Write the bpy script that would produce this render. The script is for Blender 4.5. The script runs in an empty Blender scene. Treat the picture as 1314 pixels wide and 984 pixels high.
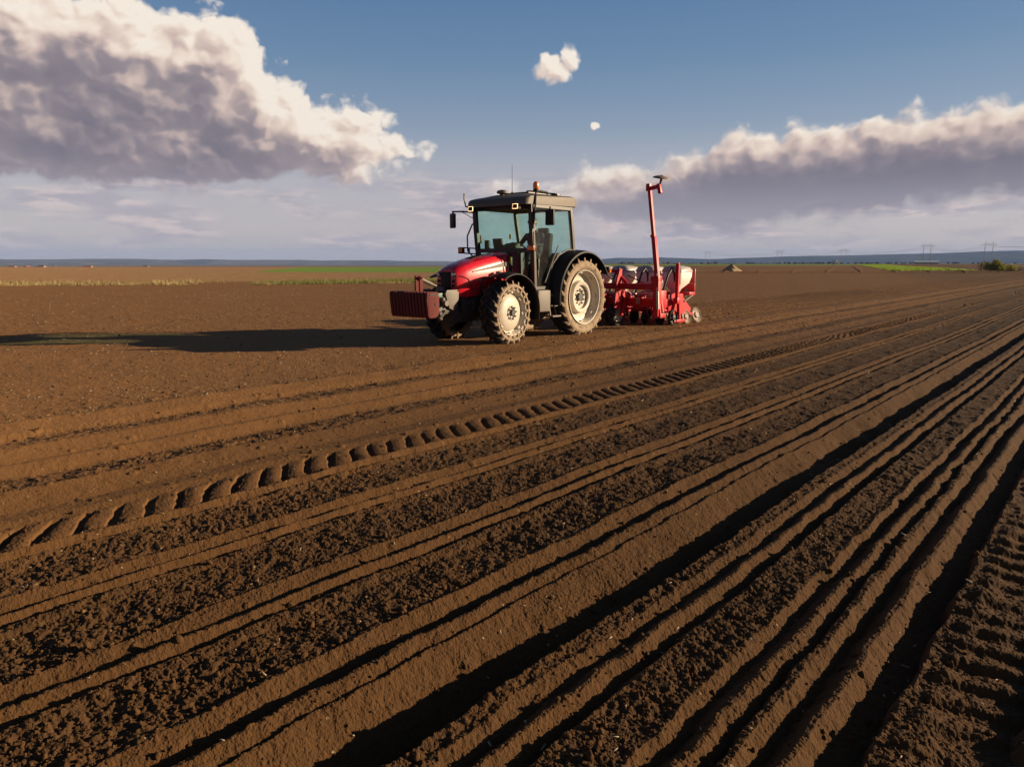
import bpy, bmesh, math, random
import numpy as np
from mathutils import Vector, Matrix

# ------------------------------------------------------------------ camera
sc = bpy.context.scene
COL = sc.collection
CAM_H = 1.48
PITCH = math.atan(154 / 950.0)
cam_d = bpy.data.cameras.new("camera")
cam = bpy.data.objects.new("camera", cam_d)
COL.objects.link(cam)
cam.location = (0, 0, CAM_H)
cam.rotation_euler = (math.pi / 2 - PITCH, 0, 0)
cam_d.lens = 26.03
cam_d.sensor_width = 36.0
cam_d.sensor_fit = 'HORIZONTAL'
cam_d.clip_start = 0.05
cam_d.clip_end = 60000
sc.camera = cam

# ------------------------------------------------------------------ exposure, render settings
sc.view_settings.view_transform = 'Standard'
sc.view_settings.look = 'None'
sc.view_settings.gamma = 1.0
sc.view_settings.exposure = EXPOSURE = 0.8
sc.view_settings.use_curve_mapping = False
sc.render.engine = 'CYCLES'
sc.cycles.use_denoising = True
sc.cycles.max_bounces = 8
sc.cycles.transparent_max_bounces = 24
sc.cycles.volume_bounces = 1
sc.cycles.caustics_reflective = False
sc.cycles.caustics_refractive = False

# ------------------------------------------------------------------ sun
SUN_EL = math.radians(14.0)
SUN_AZ = math.radians(84.0)          # clockwise from +Y (view direction): low, from the right
sun_vec = Vector((math.sin(SUN_AZ) * math.cos(SUN_EL), math.cos(SUN_AZ) * math.cos(SUN_EL), math.sin(SUN_EL)))
sun_d = bpy.data.lights.new("sun", 'SUN')
sun_d.energy = 5.0
sun_d.angle = math.radians(0.5)
sun_d.color = (1.0, 0.76, 0.50)
sun = bpy.data.objects.new("sun", sun_d)
COL.objects.link(sun)
sun.location = sun_vec * 60
sun.rotation_euler = sun_vec.to_track_quat('Z', 'Y').to_euler()


# ------------------------------------------------------------------ node helper
class NG:
    """Short-hand for building node trees: every method returns an output socket."""

    def __init__(self, tree):
        self.t = tree
        self.n = tree.nodes
        self.l = tree.links

    def put(self, sock, v):
        if isinstance(v, bpy.types.NodeSocket):
            self.l.new(v, sock)
        elif v is not None:
            try:
                sock.default_value = v
            except Exception:
                sock.default_value = (*v, 1.0)

    def node(self, kind, **props):
        nd = self.n.new(kind)
        for k, v in props.items():
            setattr(nd, k, v)
        return nd

    def m(self, op, a, b=None, c=None, clamp=False):
        nd = self.node('ShaderNodeMath', operation=op, use_clamp=clamp)
        for i, v in enumerate((a, b, c)):
            if v is not None:
                self.put(nd.inputs[i], v)
        return nd.outputs[0]

    def vm(self, op, a, b=None, s=None):
        nd = self.node('ShaderNodeVectorMath', operation=op)
        self.put(nd.inputs[0], a)
        if b is not None:
            self.put(nd.inputs[1], b)
        if s is not None:
            self.put(nd.inputs['Scale'], s)
        return nd.outputs['Value'] if op in ('DOT_PRODUCT', 'LENGTH', 'DISTANCE') else nd.outputs[0]

    def xyz(self, x, y, z):
        nd = self.node('ShaderNodeCombineXYZ')
        for i, v in enumerate((x, y, z)):
            self.put(nd.inputs[i], v)
        return nd.outputs[0]

    def sep(self, v):
        nd = self.node('ShaderNodeSeparateXYZ')
        self.put(nd.inputs[0], v)
        return nd.outputs

    def smooth(self, v, a, b, lo=0.0, hi=1.0):
        nd = self.node('ShaderNodeMapRange', interpolation_type='SMOOTHSTEP')
        self.put(nd.inputs['Value'], v)
        for k, x in (('From Min', a), ('From Max', b), ('To Min', lo), ('To Max', hi)):
            self.put(nd.inputs[k], x)
        return nd.outputs[0]

    def noise(self, vec, scale, detail=4.0, rough=0.5, dist=0.0, color=False, kind='FBM', dim='3D'):
        nd = self.node('ShaderNodeTexNoise', noise_dimensions=dim, noise_type=kind)
        if vec is not None:
            self.put(nd.inputs['Vector'], vec)
        for k, v in (('Scale', scale), ('Detail', detail), ('Roughness', rough), ('Distortion', dist)):
            self.put(nd.inputs[k], v)
        return nd.outputs['Color' if color else 0]

    def voro(self, vec, scale, detail=0.0, rough=0.5, feature='F1', out='Distance', rand=1.0, dim='3D'):
        nd = self.node('ShaderNodeTexVoronoi', feature=feature, voronoi_dimensions=dim)
        self.put(nd.inputs['Vector'], vec)
        self.put(nd.inputs['Scale'], scale)
        if 'Detail' in nd.inputs:
            self.put(nd.inputs['Detail'], detail)
            self.put(nd.inputs['Roughness'], rough)
        self.put(nd.inputs['Randomness'], rand)
        return nd.outputs[out]

    def mix(self, f, a, b, mode='MIX'):
        nd = self.node('ShaderNodeMix', data_type='RGBA', blend_type=mode)
        nd.clamp_factor = True
        self.put(nd.inputs['Factor'], f)
        self.put(nd.inputs[6], a)
        self.put(nd.inputs[7], b)
        return nd.outputs[2]

    def ramp(self, f, stops):
        nd = self.node('ShaderNodeValToRGB')
        cr = nd.color_ramp
        while len(cr.elements) < len(stops):
            cr.elements.new(0.5)
        for e, (p, c) in zip(cr.elements, stops):
            e.position = p
            e.color = (*c, 1.0) if len(c) == 3 else c
        self.put(nd.inputs[0], f)
        return nd.outputs[0]

    def curve(self, v, pts, lo, hi, vlo, vhi):
        """Value of a piecewise curve through pts=(x, y)."""
        nd = self.node('ShaderNodeFloatCurve')
        cv = nd.mapping.curves[0]
        P = [((x - lo) / (hi - lo), (y - vlo) / (vhi - vlo)) for x, y in pts]
        cv.points[0].location = P[0]
        cv.points[1].location = P[-1]
        for p in P[1:-1]:
            cv.points.new(*p)
        for p in cv.points:
            p.handle_type = 'VECTOR'
        nd.mapping.update()
        nm = self.node('ShaderNodeMapRange')
        self.put(nm.inputs['Value'], v)
        for k, x in (('From Min', lo), ('From Max', hi)):
            self.put(nm.inputs[k], x)
        self.put(nd.inputs['Value'], nm.outputs[0])
        return self.m('MULTIPLY_ADD', nd.outputs[0], vhi - vlo, vlo)


# ------------------------------------------------------------------ sky
# The clouds are a function of direction (azimuth, elevation in degrees): an upper and a lower outline of the
# cloud deck over azimuth, broken up by noise, and lit by the optical depth between each point and the sun.
SKY_STRENGTH = 0.075
DECK_TOP = [(-60, 21), (-45, 18.5), (-36.4, 17.6), (-28.6, 17.5), (-24.9, 16.6), (-23.5, 16.3), (-22.3, 16.7), (-20.4, 16.9),
            (-19.1, 16.5), (-18.2, 15.2), (-17.4, 13.6), (-16.0, 13.1), (-14.4, 12.2), (-12.8, 11.4), (-11.2, 11.2),
            (-9.6, 10.5), (-8.7, 9.4), (-7.3, 9.2), (-5.6, 8.5), (-4.8, 4.0), (-3.3, 3.8), (-1.0, 5.8), (1.9, 5.7),
            (3.7, 5.8), (4.8, 6.6), (6.6, 7.0), (11.1, 7.4), (14.1, 7.6), (14.6, 8.5), (17, 9.2), (21.6, 9.1),
            (24.6, 9.3), (26.8, 9.7), (28.6, 9.7), (31.2, 9.6), (33.4, 9.6), (40, 9.8), (60, 11)]
DECK_BOT = [(-60, 3), (-47, 4.0), (-34, 4.8), (-29.7, 4.9), (-28.4, 4.3), (-25.1, 4.2), (-20.1, 4.8), (-15.8, 5.6),
            (-10.2, 6.1), (-6.5, 6.9), (-5.6, 7.9), (-4.8, 6.0), (-3.4, 4.2), (1.4, 4.0), (4.9, 3.1), (8.4, 2.5),
            (14, 2.2), (19.4, 2.5), (24.5, 3.0), (26.8, 3.4), (30.4, 3.9), (33.9, 4.2), (40.7, 4.0), (60, 3.5)]


def deck_group(fine):
    """Cloud density at (azimuth, elevation): positive inside. fine: with the small billows of the visible edge."""
    g = bpy.data.node_groups.new("cloud_deck", 'ShaderNodeTree')
    g.interface.new_socket("p", in_out='INPUT', socket_type='NodeSocketVector')
    g.interface.new_socket("d", in_out='OUTPUT', socket_type='NodeSocketFloat')
    q = NG(g)
    gi = q.node('NodeGroupInput')
    go = q.node('NodeGroupOutput')
    p = gi.outputs[0]
    x, y = q.sep(p)[0], q.sep(p)[1]
    top = q.curve(x, DECK_TOP, -60, 60, 0, 30)
    bot = q.curve(x, DECK_BOT, -60, 60, 0, 30)
    up = q.m('SUBTRACT', top, y)
    dn = q.m('SUBTRACT', y, bot)
    core = q.m('MINIMUM', up, q.m('MULTIPLY', dn, 1.2))
    core = q.m('MINIMUM', core, 3.4)
    # two stray puffs in the clear sky
    for (cx, cy, rx, ry) in ((2.6, 13.95, 0.75, 0.9), (4.3, 14.3, 0.7, 0.8), (3.4, 13.35, 1.1, 0.65), (6.1, 9.95, 0.26, 0.24)):
        e = q.vm('LENGTH', q.vm('MULTIPLY', q.vm('SUBTRACT', p, (cx, cy, 0.0)), (1 / rx, 1 / ry, 0.0)))
        core = q.m('MAXIMUM', core, q.m('MULTIPLY', q.m('SUBTRACT', 1.0, e), 1.5))
    ps = q.vm('MULTIPLY', p, (1.0, 1.3, 1.0))
    big = q.m('SUBTRACT', 0.6, q.voro(q.vm('ADD', ps, (1.7, 4.1, 0.0)), 0.2, 0.0, dim='2D'))
    puff = q.m('SUBTRACT', 0.62, q.voro(ps, 0.42, 3.0 if fine else 1.0, 0.5, dim='2D'))
    fb = q.m('SUBTRACT', q.noise(q.vm('ADD', ps, (13.0, 7.0, 0.0)), 0.5, 7.0 if fine else 2.0, 0.52, dim='2D'), 0.5)
    flat = q.smooth(x, -1.0, 9.0, 1.0, 0.55)            # the bank on the right is flatter than the heap on the left
    d = q.m('ADD', core, q.m('MULTIPLY', q.m('MULTIPLY', puff, flat), 1.6))
    d = q.m('ADD', d, q.m('MULTIPLY', q.m('MULTIPLY', big, flat), 1.7))
    d = q.m('ADD', d, q.m('MULTIPLY', fb, 1.9))
    q.put(go.inputs[0], q.m('ADD', d, q.smooth(x, -3.0, 9.0, 0.15, 0.45)))
    return g


def build_sky():
    wd = bpy.data.worlds.new("World")
    sc.world = wd
    wd.cycles.sampling_method = 'MANUAL'
    wd.cycles.sample_map_resolution = 512
    wd.use_nodes = True
    nt = wd.node_tree
    nt.nodes.clear()
    q = NG(nt)
    out = q.node('ShaderNodeOutputWorld')
    bg = q.node('ShaderNodeBackground')
    bg.inputs['Strength'].default_value = SKY_STRENGTH
    nt.links.new(bg.outputs[0], out.inputs[0])
    sky = q.node('ShaderNodeTexSky', sky_type='NISHITA')
    sky.sun_disc = False
    sky.sun_elevation = SUN_EL
    sky.sun_rotation = SUN_AZ
    sky.air_density = 1.0
    sky.dust_density = 0.6
    sky.ozone_density = 2.0
    K = 2.0 ** -EXPOSURE / SKY_STRENGTH

    def lin(r, g, b):
        f = lambda c: ((c / 255 + 0.055) / 1.055) ** 2.4 if c > 10 else c / 255 / 12.92
        return tuple(f(c) * K for c in (r, g, b))

    gen = q.node('ShaderNodeTexCoord').outputs['Generated']
    dx, dy, dz = q.sep(gen)[0], q.sep(gen)[1], q.sep(gen)[2]
    az = q.m('MULTIPLY', q.m('ARCTAN2', dx, dy), 180 / math.pi)
    el = q.m('MULTIPLY', q.m('ARCSINE', dz), 180 / math.pi)
    p = q.xyz(az, el, 0.0)
    # clear air: the sky texture, greyed towards the horizon by the dust of the plain
    air = q.ramp(q.m('DIVIDE', el, 40.0, clamp=True), [
        (0.0, lin(190, 181, 188)), (0.06, lin(198, 186, 189)), (0.14, lin(188, 181, 187)), (0.25, lin(138, 154, 176)),
        (0.36, lin(104, 134, 168)), (0.47, lin(84, 120, 160)), (0.62, lin(62, 98, 140)), (0.8, lin(36, 64, 104)), (1.0, lin(22, 42, 78))])
    air = q.mix(q.smooth(el, 38, 70), air, lin(10, 20, 44))  # unseen upper sky made extra dark, to weaken the fill light
    base = q.mix(0.82, sky.outputs[0], air)
    # thin, soft veils low over the horizon
    pv = q.vm('MULTIPLY', p, (0.13, 0.6, 1.0))
    veil = q.noise(q.vm('ADD', pv, (3.0, 1.0, 4.0)), 1.0, 5.0, 0.52, 0.3, dim='2D')
    band = q.m('MULTIPLY', q.smooth(el, 0.2, 2.0), q.smooth(el, 8.0, 4.5))
    vf = q.m('MULTIPLY', q.smooth(veil, 0.38, 0.62), band)
    base = q.mix(q.m('MULTIPLY', vf, 0.6), base, q.mix(q.smooth(q.noise(pv, 2.6, 3.0, 0.6, dim='2D'), 0.42, 0.66), lin(172, 164, 176), lin(224, 204, 200)))
    fine, coarse = deck_group(True), deck_group(False)
    w2 = q.vm('SUBTRACT', q.noise(p, 0.6, 2.0, 0.5, color=True, dim='2D'), (0.5, 0.5, 0.5))
    pw = q.vm('ADD', p, q.vm('SCALE', w2, s=1.0))

    def dens(grp, off=None):
        nd = q.node('ShaderNodeGroup')
        nd.node_tree = grp
        q.put(nd.inputs[0], q.vm('ADD', pw, off) if off else pw)
        return nd.outputs[0]

    d0 = dens(fine)
    # optical depth towards the sun (to the right and above)
    tau, near = None, None
    for (ox, oy), w in (((0.35, 0.35), 0.45), ((1.1, 1.1), 0.7), ((2.6, 2.7), 1.1)):
        t = dens(coarse, (ox, oy, 0.0))
        near = near or t
        t = q.m('MULTIPLY', q.m('MAXIMUM', t, 0.0), w)
        tau = t if tau is None else q.m('ADD', tau, t)
    # slopes that fall away towards the sun catch it, also inside the deck
    slope = q.m('MULTIPLY', q.m('SUBTRACT', q.m('MULTIPLY_ADD', d0, 0.25, q.m('MULTIPLY', dens(coarse), 0.75)), near), 0.40)
    slope = q.m('MAXIMUM', q.m('MINIMUM', slope, 0.40), -0.15)
    lit = q.m('EXPONENT', q.m('MULTIPLY', tau, q.smooth(az, 2.0, 10.0, -0.15, -0.40)))
    lit = q.m('ADD', lit, q.m('MULTIPLY', slope, q.m('MULTIPLY_ADD', lit, 0.85, q.smooth(az, 2.0, 10.0, 0.15, 0.05))))
    lit = q.m('MULTIPLY', lit, q.smooth(az, 2.0, 10.0, 1.05, 0.85), clamp=True)
    shade = q.ramp(lit, [(0.0, lin(100, 97, 112)), (0.16, lin(116, 110, 122)), (0.36, lin(152, 140, 144)), (0.56, lin(208, 186, 176)), (0.8, lin(240, 222, 206)), (1.0, lin(250, 238, 224))])
    shade = q.mix(q.smooth(q.m('ABSOLUTE', az), 50, 75, 0.0, 0.8), shade, lin(70, 68, 80))  # cloud out of view darkened as well, for deeper ground shadows
    # low cloud sinks into the dusty air
    shade = q.mix(q.smooth(el, 8.5, 1.5, 0.05, 0.6), shade, lin(170, 163, 176))
    soft = q.smooth(el, 4.0, 10.0, 1.7, 1.0)
    alpha = q.smooth(d0, 0.0, soft)
    col = q.mix(q.m('MULTIPLY', alpha, q.smooth(el, 1.0, 7.0, 0.6, 1.0)), base, shade)
    # below the horizon: dim earth light
    col = q.mix(q.smooth(dz, 0.0, -0.03), col, lin(70, 55, 45))
    nt.links.new(col, bg.inputs['Color'])


build_sky()


# ------------------------------------------------------------------ field frame: U across the rows (to the right-near), V along them
TH = math.radians(39.735)
UX, UY = math.cos(TH), -math.sin(TH)
VX, VY = math.sin(TH), math.cos(TH)
TR_U, TR_V = -9.75, 13.13                # tractor: rear axle


def mat_new(name):
    m = bpy.data.materials.new(name)
    m.use_nodes = True
    m.node_tree.nodes.clear()
    q = NG(m.node_tree)
    out = q.node('ShaderNodeOutputMaterial')
    return m, q, out


def principled(q, out, **kw):
    b = q.node('ShaderNodeBsdfPrincipled')
    for k, v in kw.items():
        q.put(b.inputs[k], v)
    q.l.new(b.outputs[0], out.inputs[0])
    return b


def bump(q, height, strength=0.5, distance=0.01, normal=None):
    b = q.node('ShaderNodeBump')
    q.put(b.inputs['Height'], height)
    b.inputs['Strength'].default_value = strength
    b.inputs['Distance'].default_value = distance
    if normal is not None:
        q.put(b.inputs['Normal'], normal)
    return b.outputs[0]


# ------------------------------------------------------------------ numpy noise
def _hash(ix, iy, seed):
    h = (ix.astype(np.int64) * 374761393 + iy.astype(np.int64) * 668265263 + seed * 974634777) & 0xFFFFFFFF
    h = ((h ^ (h >> 13)) * 1274126177) & 0xFFFFFFFF
    h = ((h ^ (h >> 16)) * 2246822519) & 0xFFFFFFFF
    return ((h ^ (h >> 15)) & 0xFFFFFF).astype(np.float32) / np.float32(0xFFFFFF)


def vnoise(x, y, seed):
    fx, fy = np.floor(x), np.floor(y)
    tx, ty = (x - fx).astype(np.float32), (y - fy).astype(np.float32)
    ix, iy = fx.astype(np.int64), fy.astype(np.int64)
    tx = tx * tx * (3 - 2 * tx)
    ty = ty * ty * (3 - 2 * ty)
    a, b = _hash(ix, iy, seed), _hash(ix + 1, iy, seed)
    c, d = _hash(ix, iy + 1, seed), _hash(ix + 1, iy + 1, seed)
    return (a + (b - a) * tx) * (1 - ty) + (c + (d - c) * tx) * ty - np.float32(0.5)


def clods(x, y, cell, seed, fill=0.8, flat=1.0):
    """Lumps of soil, one per cell at most: height above the ground in units of the cell."""
    X, Y = x / cell, y / cell
    fx, fy = np.floor(X), np.floor(Y)
    best = np.zeros(x.shape, np.float32)
    for i in (-1, 0, 1):
        for j in (-1, 0, 1):
            cx, cy = fx + i, fy + j
            h1, h2, h3, h4 = (_hash(cx, cy, seed + k) for k in range(4))
            r = 0.25 + 0.5 * h3 * h3
            ddx = (X - (cx + h1)).astype(np.float32)
            ddy = (Y - (cy + h2)).astype(np.float32)
            ang = h4 * 6.2831
            st = 0.75 + 0.5 * h2
            ca, sa = np.cos(ang), np.sin(ang)
            px, py = (ddx * ca + ddy * sa) * st, (-ddx * sa + ddy * ca) / st
            q2 = (px * px + py * py) / (r * r)
            z = np.where((q2 < 1) & (h4 < fill), r * flat * np.sqrt(np.maximum(1 - q2, 0)), 0)
            np.maximum(best, z.astype(np.float32), out=best)
    return best


def sstep(x, a, b):
    t = np.clip((x - a) / (b - a), 0, 1)
    return t * t * (3 - 2 * t)


# across-row profile of the worked strip: (u, height, roughness of the tilth)
def seed_row(uc, k=1.0):
    return [(uc - .20, 0.0, 1), (uc - .18, .016 * k, .25), (uc - .055, -.045 * k, .12), (uc - .012, .016 * k, .2), (uc + .002, .018 * k, .15),
            (uc + .078, -.042 * k, .12), (uc + .118, .016 * k, .35), (uc + .16, .012, .8), (uc + .2, 0.0, 1)]


PROF = ([(-8.6, 0, .7), (-8.05, 0, .7), (-7.72, .055, .12), (-7.40, .01, .15), (-7.28, -.03, .7), (-7.12, -.02, 1.2), (-6.98, .0, 1.3), (-6.80, .035, .9), (-6.62, .045, .12), (-6.36, -.015, .08),
         (-6.28, -.025, .5), (-6.18, .035, .3), (-6.10, .04, .1), (-5.93, -.012, .1), (-5.86, -.02, .7), (-5.68, .01, 1.1), (-5.46, .02, .9), (-5.36, .04, .12), (-5.05, -.004, .08),
         (-4.84, .012, .10), (-4.76, -.004, .05), (-4.37, -.014, .05), (-4.31, .022, .25), (-4.23, -.024, .2), (-4.16, .015, .6), (-4.1, 0, 1)]
        + seed_row(-3.53) + seed_row(-2.75)
        + [(-2.25, 0, 1), (-2.21, .018, .25), (-2.09, -.045, .12), (-2.035, .016, .2), (-2.02, .018, .15), (-1.955, -.014, .15), (-1.94, .004, .2), (-1.93, .002, .2),
           (-1.66, -.142, .25), (-1.575, -.15, .3), (-1.545, .016, .6), (-1.50, .006, 1), (-1.47, .01, .4), (-1.40, -.03, .15), (-1.345, .014, .2), (-1.33, .014, .2),
           (-1.262, -.042, .15), (-1.215, .014, .5), (-1.17, .01, 1), (-1.03, .005, 1), (-1.0, .012, .3), (-.945, -.035, .15), (-.885, .014, .3), (-.87, .014, .25),
           (-.815, -.03, .2), (-.79, .012, .6), (-.765, .014, .35), (-.705, -.042, .15), (-.64, .012, .2), (-.62, .012, .25), (-.56, -.04, .2), (-.475, -.064, .3),
           (-.44, .014, .6), (-.36, .0, .9), (-.30, -.02, .5), (-.17, -.035, .3), (-.12, -.045, .4), (-.07, .018, .8), (.1, .03, 1), (.6, .0, 1)]
        + seed_row(1.05) + seed_row(1.75) + [(2.2, 0, 1)])
PROF_U = np.array([p[0] for p in PROF])
PROF_H = np.array([p[1] for p in PROF])
PROF_R = np.array([p[2] for p in PROF])
PROF2 = [(-30, 0, .6), (-12.4, 0, .6)]
for _c in (-12.2, -11.5, -10.8, -10.1, -9.4, -8.7):
    PROF2 += seed_row(_c, 2.0)
PROF2 += [(-8.3, 0, .8), (-8.2, 0, .8)]
P2_U = np.array([p[0] for p in PROF2]); P2_H = np.array([p[1] for p in PROF2]); P2_R = np.array([p[2] for p in PROF2])
PLANT_V = 16.9                              # behind this the planter has already worked the strip in its own path


def terrain(X, Y, spacing, detail=True):
    """Height and tilth roughness at world X, Y. spacing: the mesh's own step there; finer relief fades out."""
    u = X * UX + Y * UY
    v = X * VX + Y * VY
    r = np.hypot(X, Y)
    fade = lambda wl: np.clip(2.1 - spacing / (wl * 0.42), 0, 1).astype(np.float32)
    # ragged edges: the profile wanders along the row
    w = 0.030 * vnoise(u * 1.3, v * 0.8, 3) + 0.030 * vnoise(u * .3, v * .22, 2) + 0.024 * vnoise(u * 6, v * 6, 4) * fade(.14) + 0.012 * vnoise(u * 18, v * 18, 5) * fade(.05) + 0.005 * vnoise(u * 45, v * 45, 6) * fade(.022)
    uw = u + w
    k = 1 + 0.55 * vnoise(u * 1.7, v * 1.1, 8) + 0.35 * vnoise(u * 5, v * 4, 9)
    hp, rp = np.interp(uw, PROF_U, PROF_H), np.interp(uw, PROF_U, PROF_R)
    h2, r2 = np.interp(uw, P2_U, P2_H), np.interp(uw, P2_U, P2_R)
    # rows seen nearly end-on or far away are finer than the mesh there
    du = spacing * 1.8 * np.abs(np.sin(np.arctan2(X, Y) - TH))
    pf = np.clip(1.5 - du / 0.10, 0, 1)
    left = u < -8.25
    planted = sstep(v + 0.5 * vnoise(u * 2, v * 2, 11), PLANT_V - .1, PLANT_V + .15)
    h = np.where(left, h2 * planted, hp) * k * pf
    rest = 0.46 + .38 * sstep(u + 0.62 * X, 2, 12)          # unsown soil: smoother ahead; crumbly to the right, its shade put into the colour
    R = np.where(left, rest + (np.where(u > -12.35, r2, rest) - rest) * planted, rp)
    # wheel prints
    pv = v / 0.205
    lug = lambda s: np.abs(((pv + s) % 1.0) - 0.5) * 2
    m1 = sstep(uw, -4.76, -4.68) * (1 - sstep(uw, -4.38, -4.33))
    s1 = ((v - 1.205 - (-4.35 - uw) * .66 + .05 * vnoise(v * 4, u * 4, 24) + .02 * vnoise(v * 17, u * 17, 25)) / .195) % 1.0
    wob = 0.85 + 0.7 * vnoise(v * 1.6, u, 21)
    slot = sstep(s1, .0, .09) * (1 - sstep(s1, .31, .36))
    crown = np.sin(np.pi * np.clip((s1 - .40) / .60, 0, 1))
    pl_ = np.clip(1.5 - spacing / .13, 0, 1)
    h = h + pl_ * m1 * (0.008 * crown - 0.038 * slot * (1 - .6 * sstep(uw, -4.45, -4.36))) * wob
    m2 = sstep(uw, -.42, -.36) * (1 - sstep(uw, -.13, -.09))
    s2 = (v / 0.17 - (uw + .3) * 2.2 + 0.35 * vnoise(v * 3, u * 3, 27)) % 1.0
    h = h + pf * m2 * 0.035 * np.where(s2 < .25, sstep(s2, 0, .25), 1 - sstep(s2, .25, 1.0)) * (0.55 + 1.1 * vnoise(v * 2.2, u * 4, 22))
    # tractor's own prints in front of the planter are hidden under it; soil heaves gently at every size
    h = h + 0.020 * vnoise(X * .35, Y * .35, 31) + 0.018 * vnoise(X * 1.1, Y * 1.1, 32) * fade(.9)
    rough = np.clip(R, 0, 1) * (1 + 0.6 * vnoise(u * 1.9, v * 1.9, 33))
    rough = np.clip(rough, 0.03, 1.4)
    if detail:
        h = h + rough * 0.019 * vnoise(X * 6, Y * 6, 34) * fade(.16)
        h = h + (0.15 + rough) * 0.010 * vnoise(X * 16, Y * 16, 35) * fade(.062)
        h = h + (0.25 + rough) * 0.008 * vnoise(X * 38, Y * 38, 36) * fade(.026)
        h = h + (0.5 + .8 * rough) * 0.0055 * vnoise(X * 90, Y * 90, 37) * fade(.011)
        near = r < 32
        xn, yn, rn = X[near], Y[near], rough[near]
        sp = spacing[near]
        f = lambda wl: np.clip(2.1 - sp / (wl * 0.42), 0, 1).astype(np.float32)
        # lumps are broken, not round: bend the coordinates they are laid out in
        wx = .012 * vnoise(xn * 34, yn * 34, 61) + .006 * vnoise(xn * 85, yn * 85, 62)
        wy = .012 * vnoise(xn * 34, yn * 34, 63) + .006 * vnoise(xn * 85, yn * 85, 64)
        xw, yw = xn + wx, yn + wy
        tex = 1 + .7 * vnoise(xn * 60, yn * 60, 65)
        add = np.maximum(clods(xw, yw, .15, 101, .05, .40) * .11 * f(.10) * sstep(rn, .25, .9), clods(xw, yw, .065, 111, .16, .5) * .055 * f(.05) * np.clip(rn * 1.0, 0, 1))
        add = np.maximum(add, clods(xw, yw, .055, 151, .05, .6) * .05 * f(.04))
        add = np.maximum(add, clods(xw, yw, .027, 121, .62, .62) * .026 * f(.022) * np.clip(.10 + rn * .85, 0, 1)) * tex
        add = add + clods(xn + wx * .5, yn + wy * .5, .0135, 131, .8, .7) * .0135 * f(.011) * np.clip(.55 + rn * .6, 0, 1)
        cl = r[near] < 7
        a2 = clods(xn[cl], yn[cl], .0075, 141, .8, .7) * .0075 * np.clip(1.6 - sp[cl] / .0045, 0, 1)
        add[cl] = add[cl] + a2
        h[near] = h[near] + add * 0.5
    # the far block of the plain stands a little higher behind a low bank; beyond it the land swells very gently
    bank = sstep(Y + 0.04 * X + 1.2 * vnoise(X * .3, Y * .3, 41), 109.6, 112.4) * sstep(X, 8, 22)
    h = h + bank * 0.30 + sstep(Y, 115, 420) * 0.45 * sstep(X, -20, 60)
    # to the left the plain drops away behind its own edge
    azd = np.degrees(np.arctan2(X, Y))
    h = h - 9.0 * sstep(r, 300, 1500) * (1 - sstep(np.abs(azd + 48), 44, 52)) * (Y > 0)
    far = sstep(r, 60, 200)
    h = h + far * (0.25 * vnoise(X * .012, Y * .012, 42))
    tx = X * .41 - Y * .0
    s3 = (X * .914 - Y * .405) / 4.6
    h = h + bank * (1 - sstep(Y, 230, 420)) * 0.10 * np.maximum(0, 1 - np.abs((s3 % 1) - .5) * 14)
    return h.astype(np.float32), rough.astype(np.float32)


def in_poly(X, Y, poly):
    inside = np.zeros(X.shape, bool)
    n = len(poly)
    for i in range(n):
        x1, y1 = poly[i]
        x2, y2 = poly[(i + 1) % n]
        c = ((y1 > Y) != (y2 > Y)) & (X < (x2 - x1) * (Y - y1) / ((y2 - y1) if y2 != y1 else 1e-9) + x1)
        inside ^= c
    return inside


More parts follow.
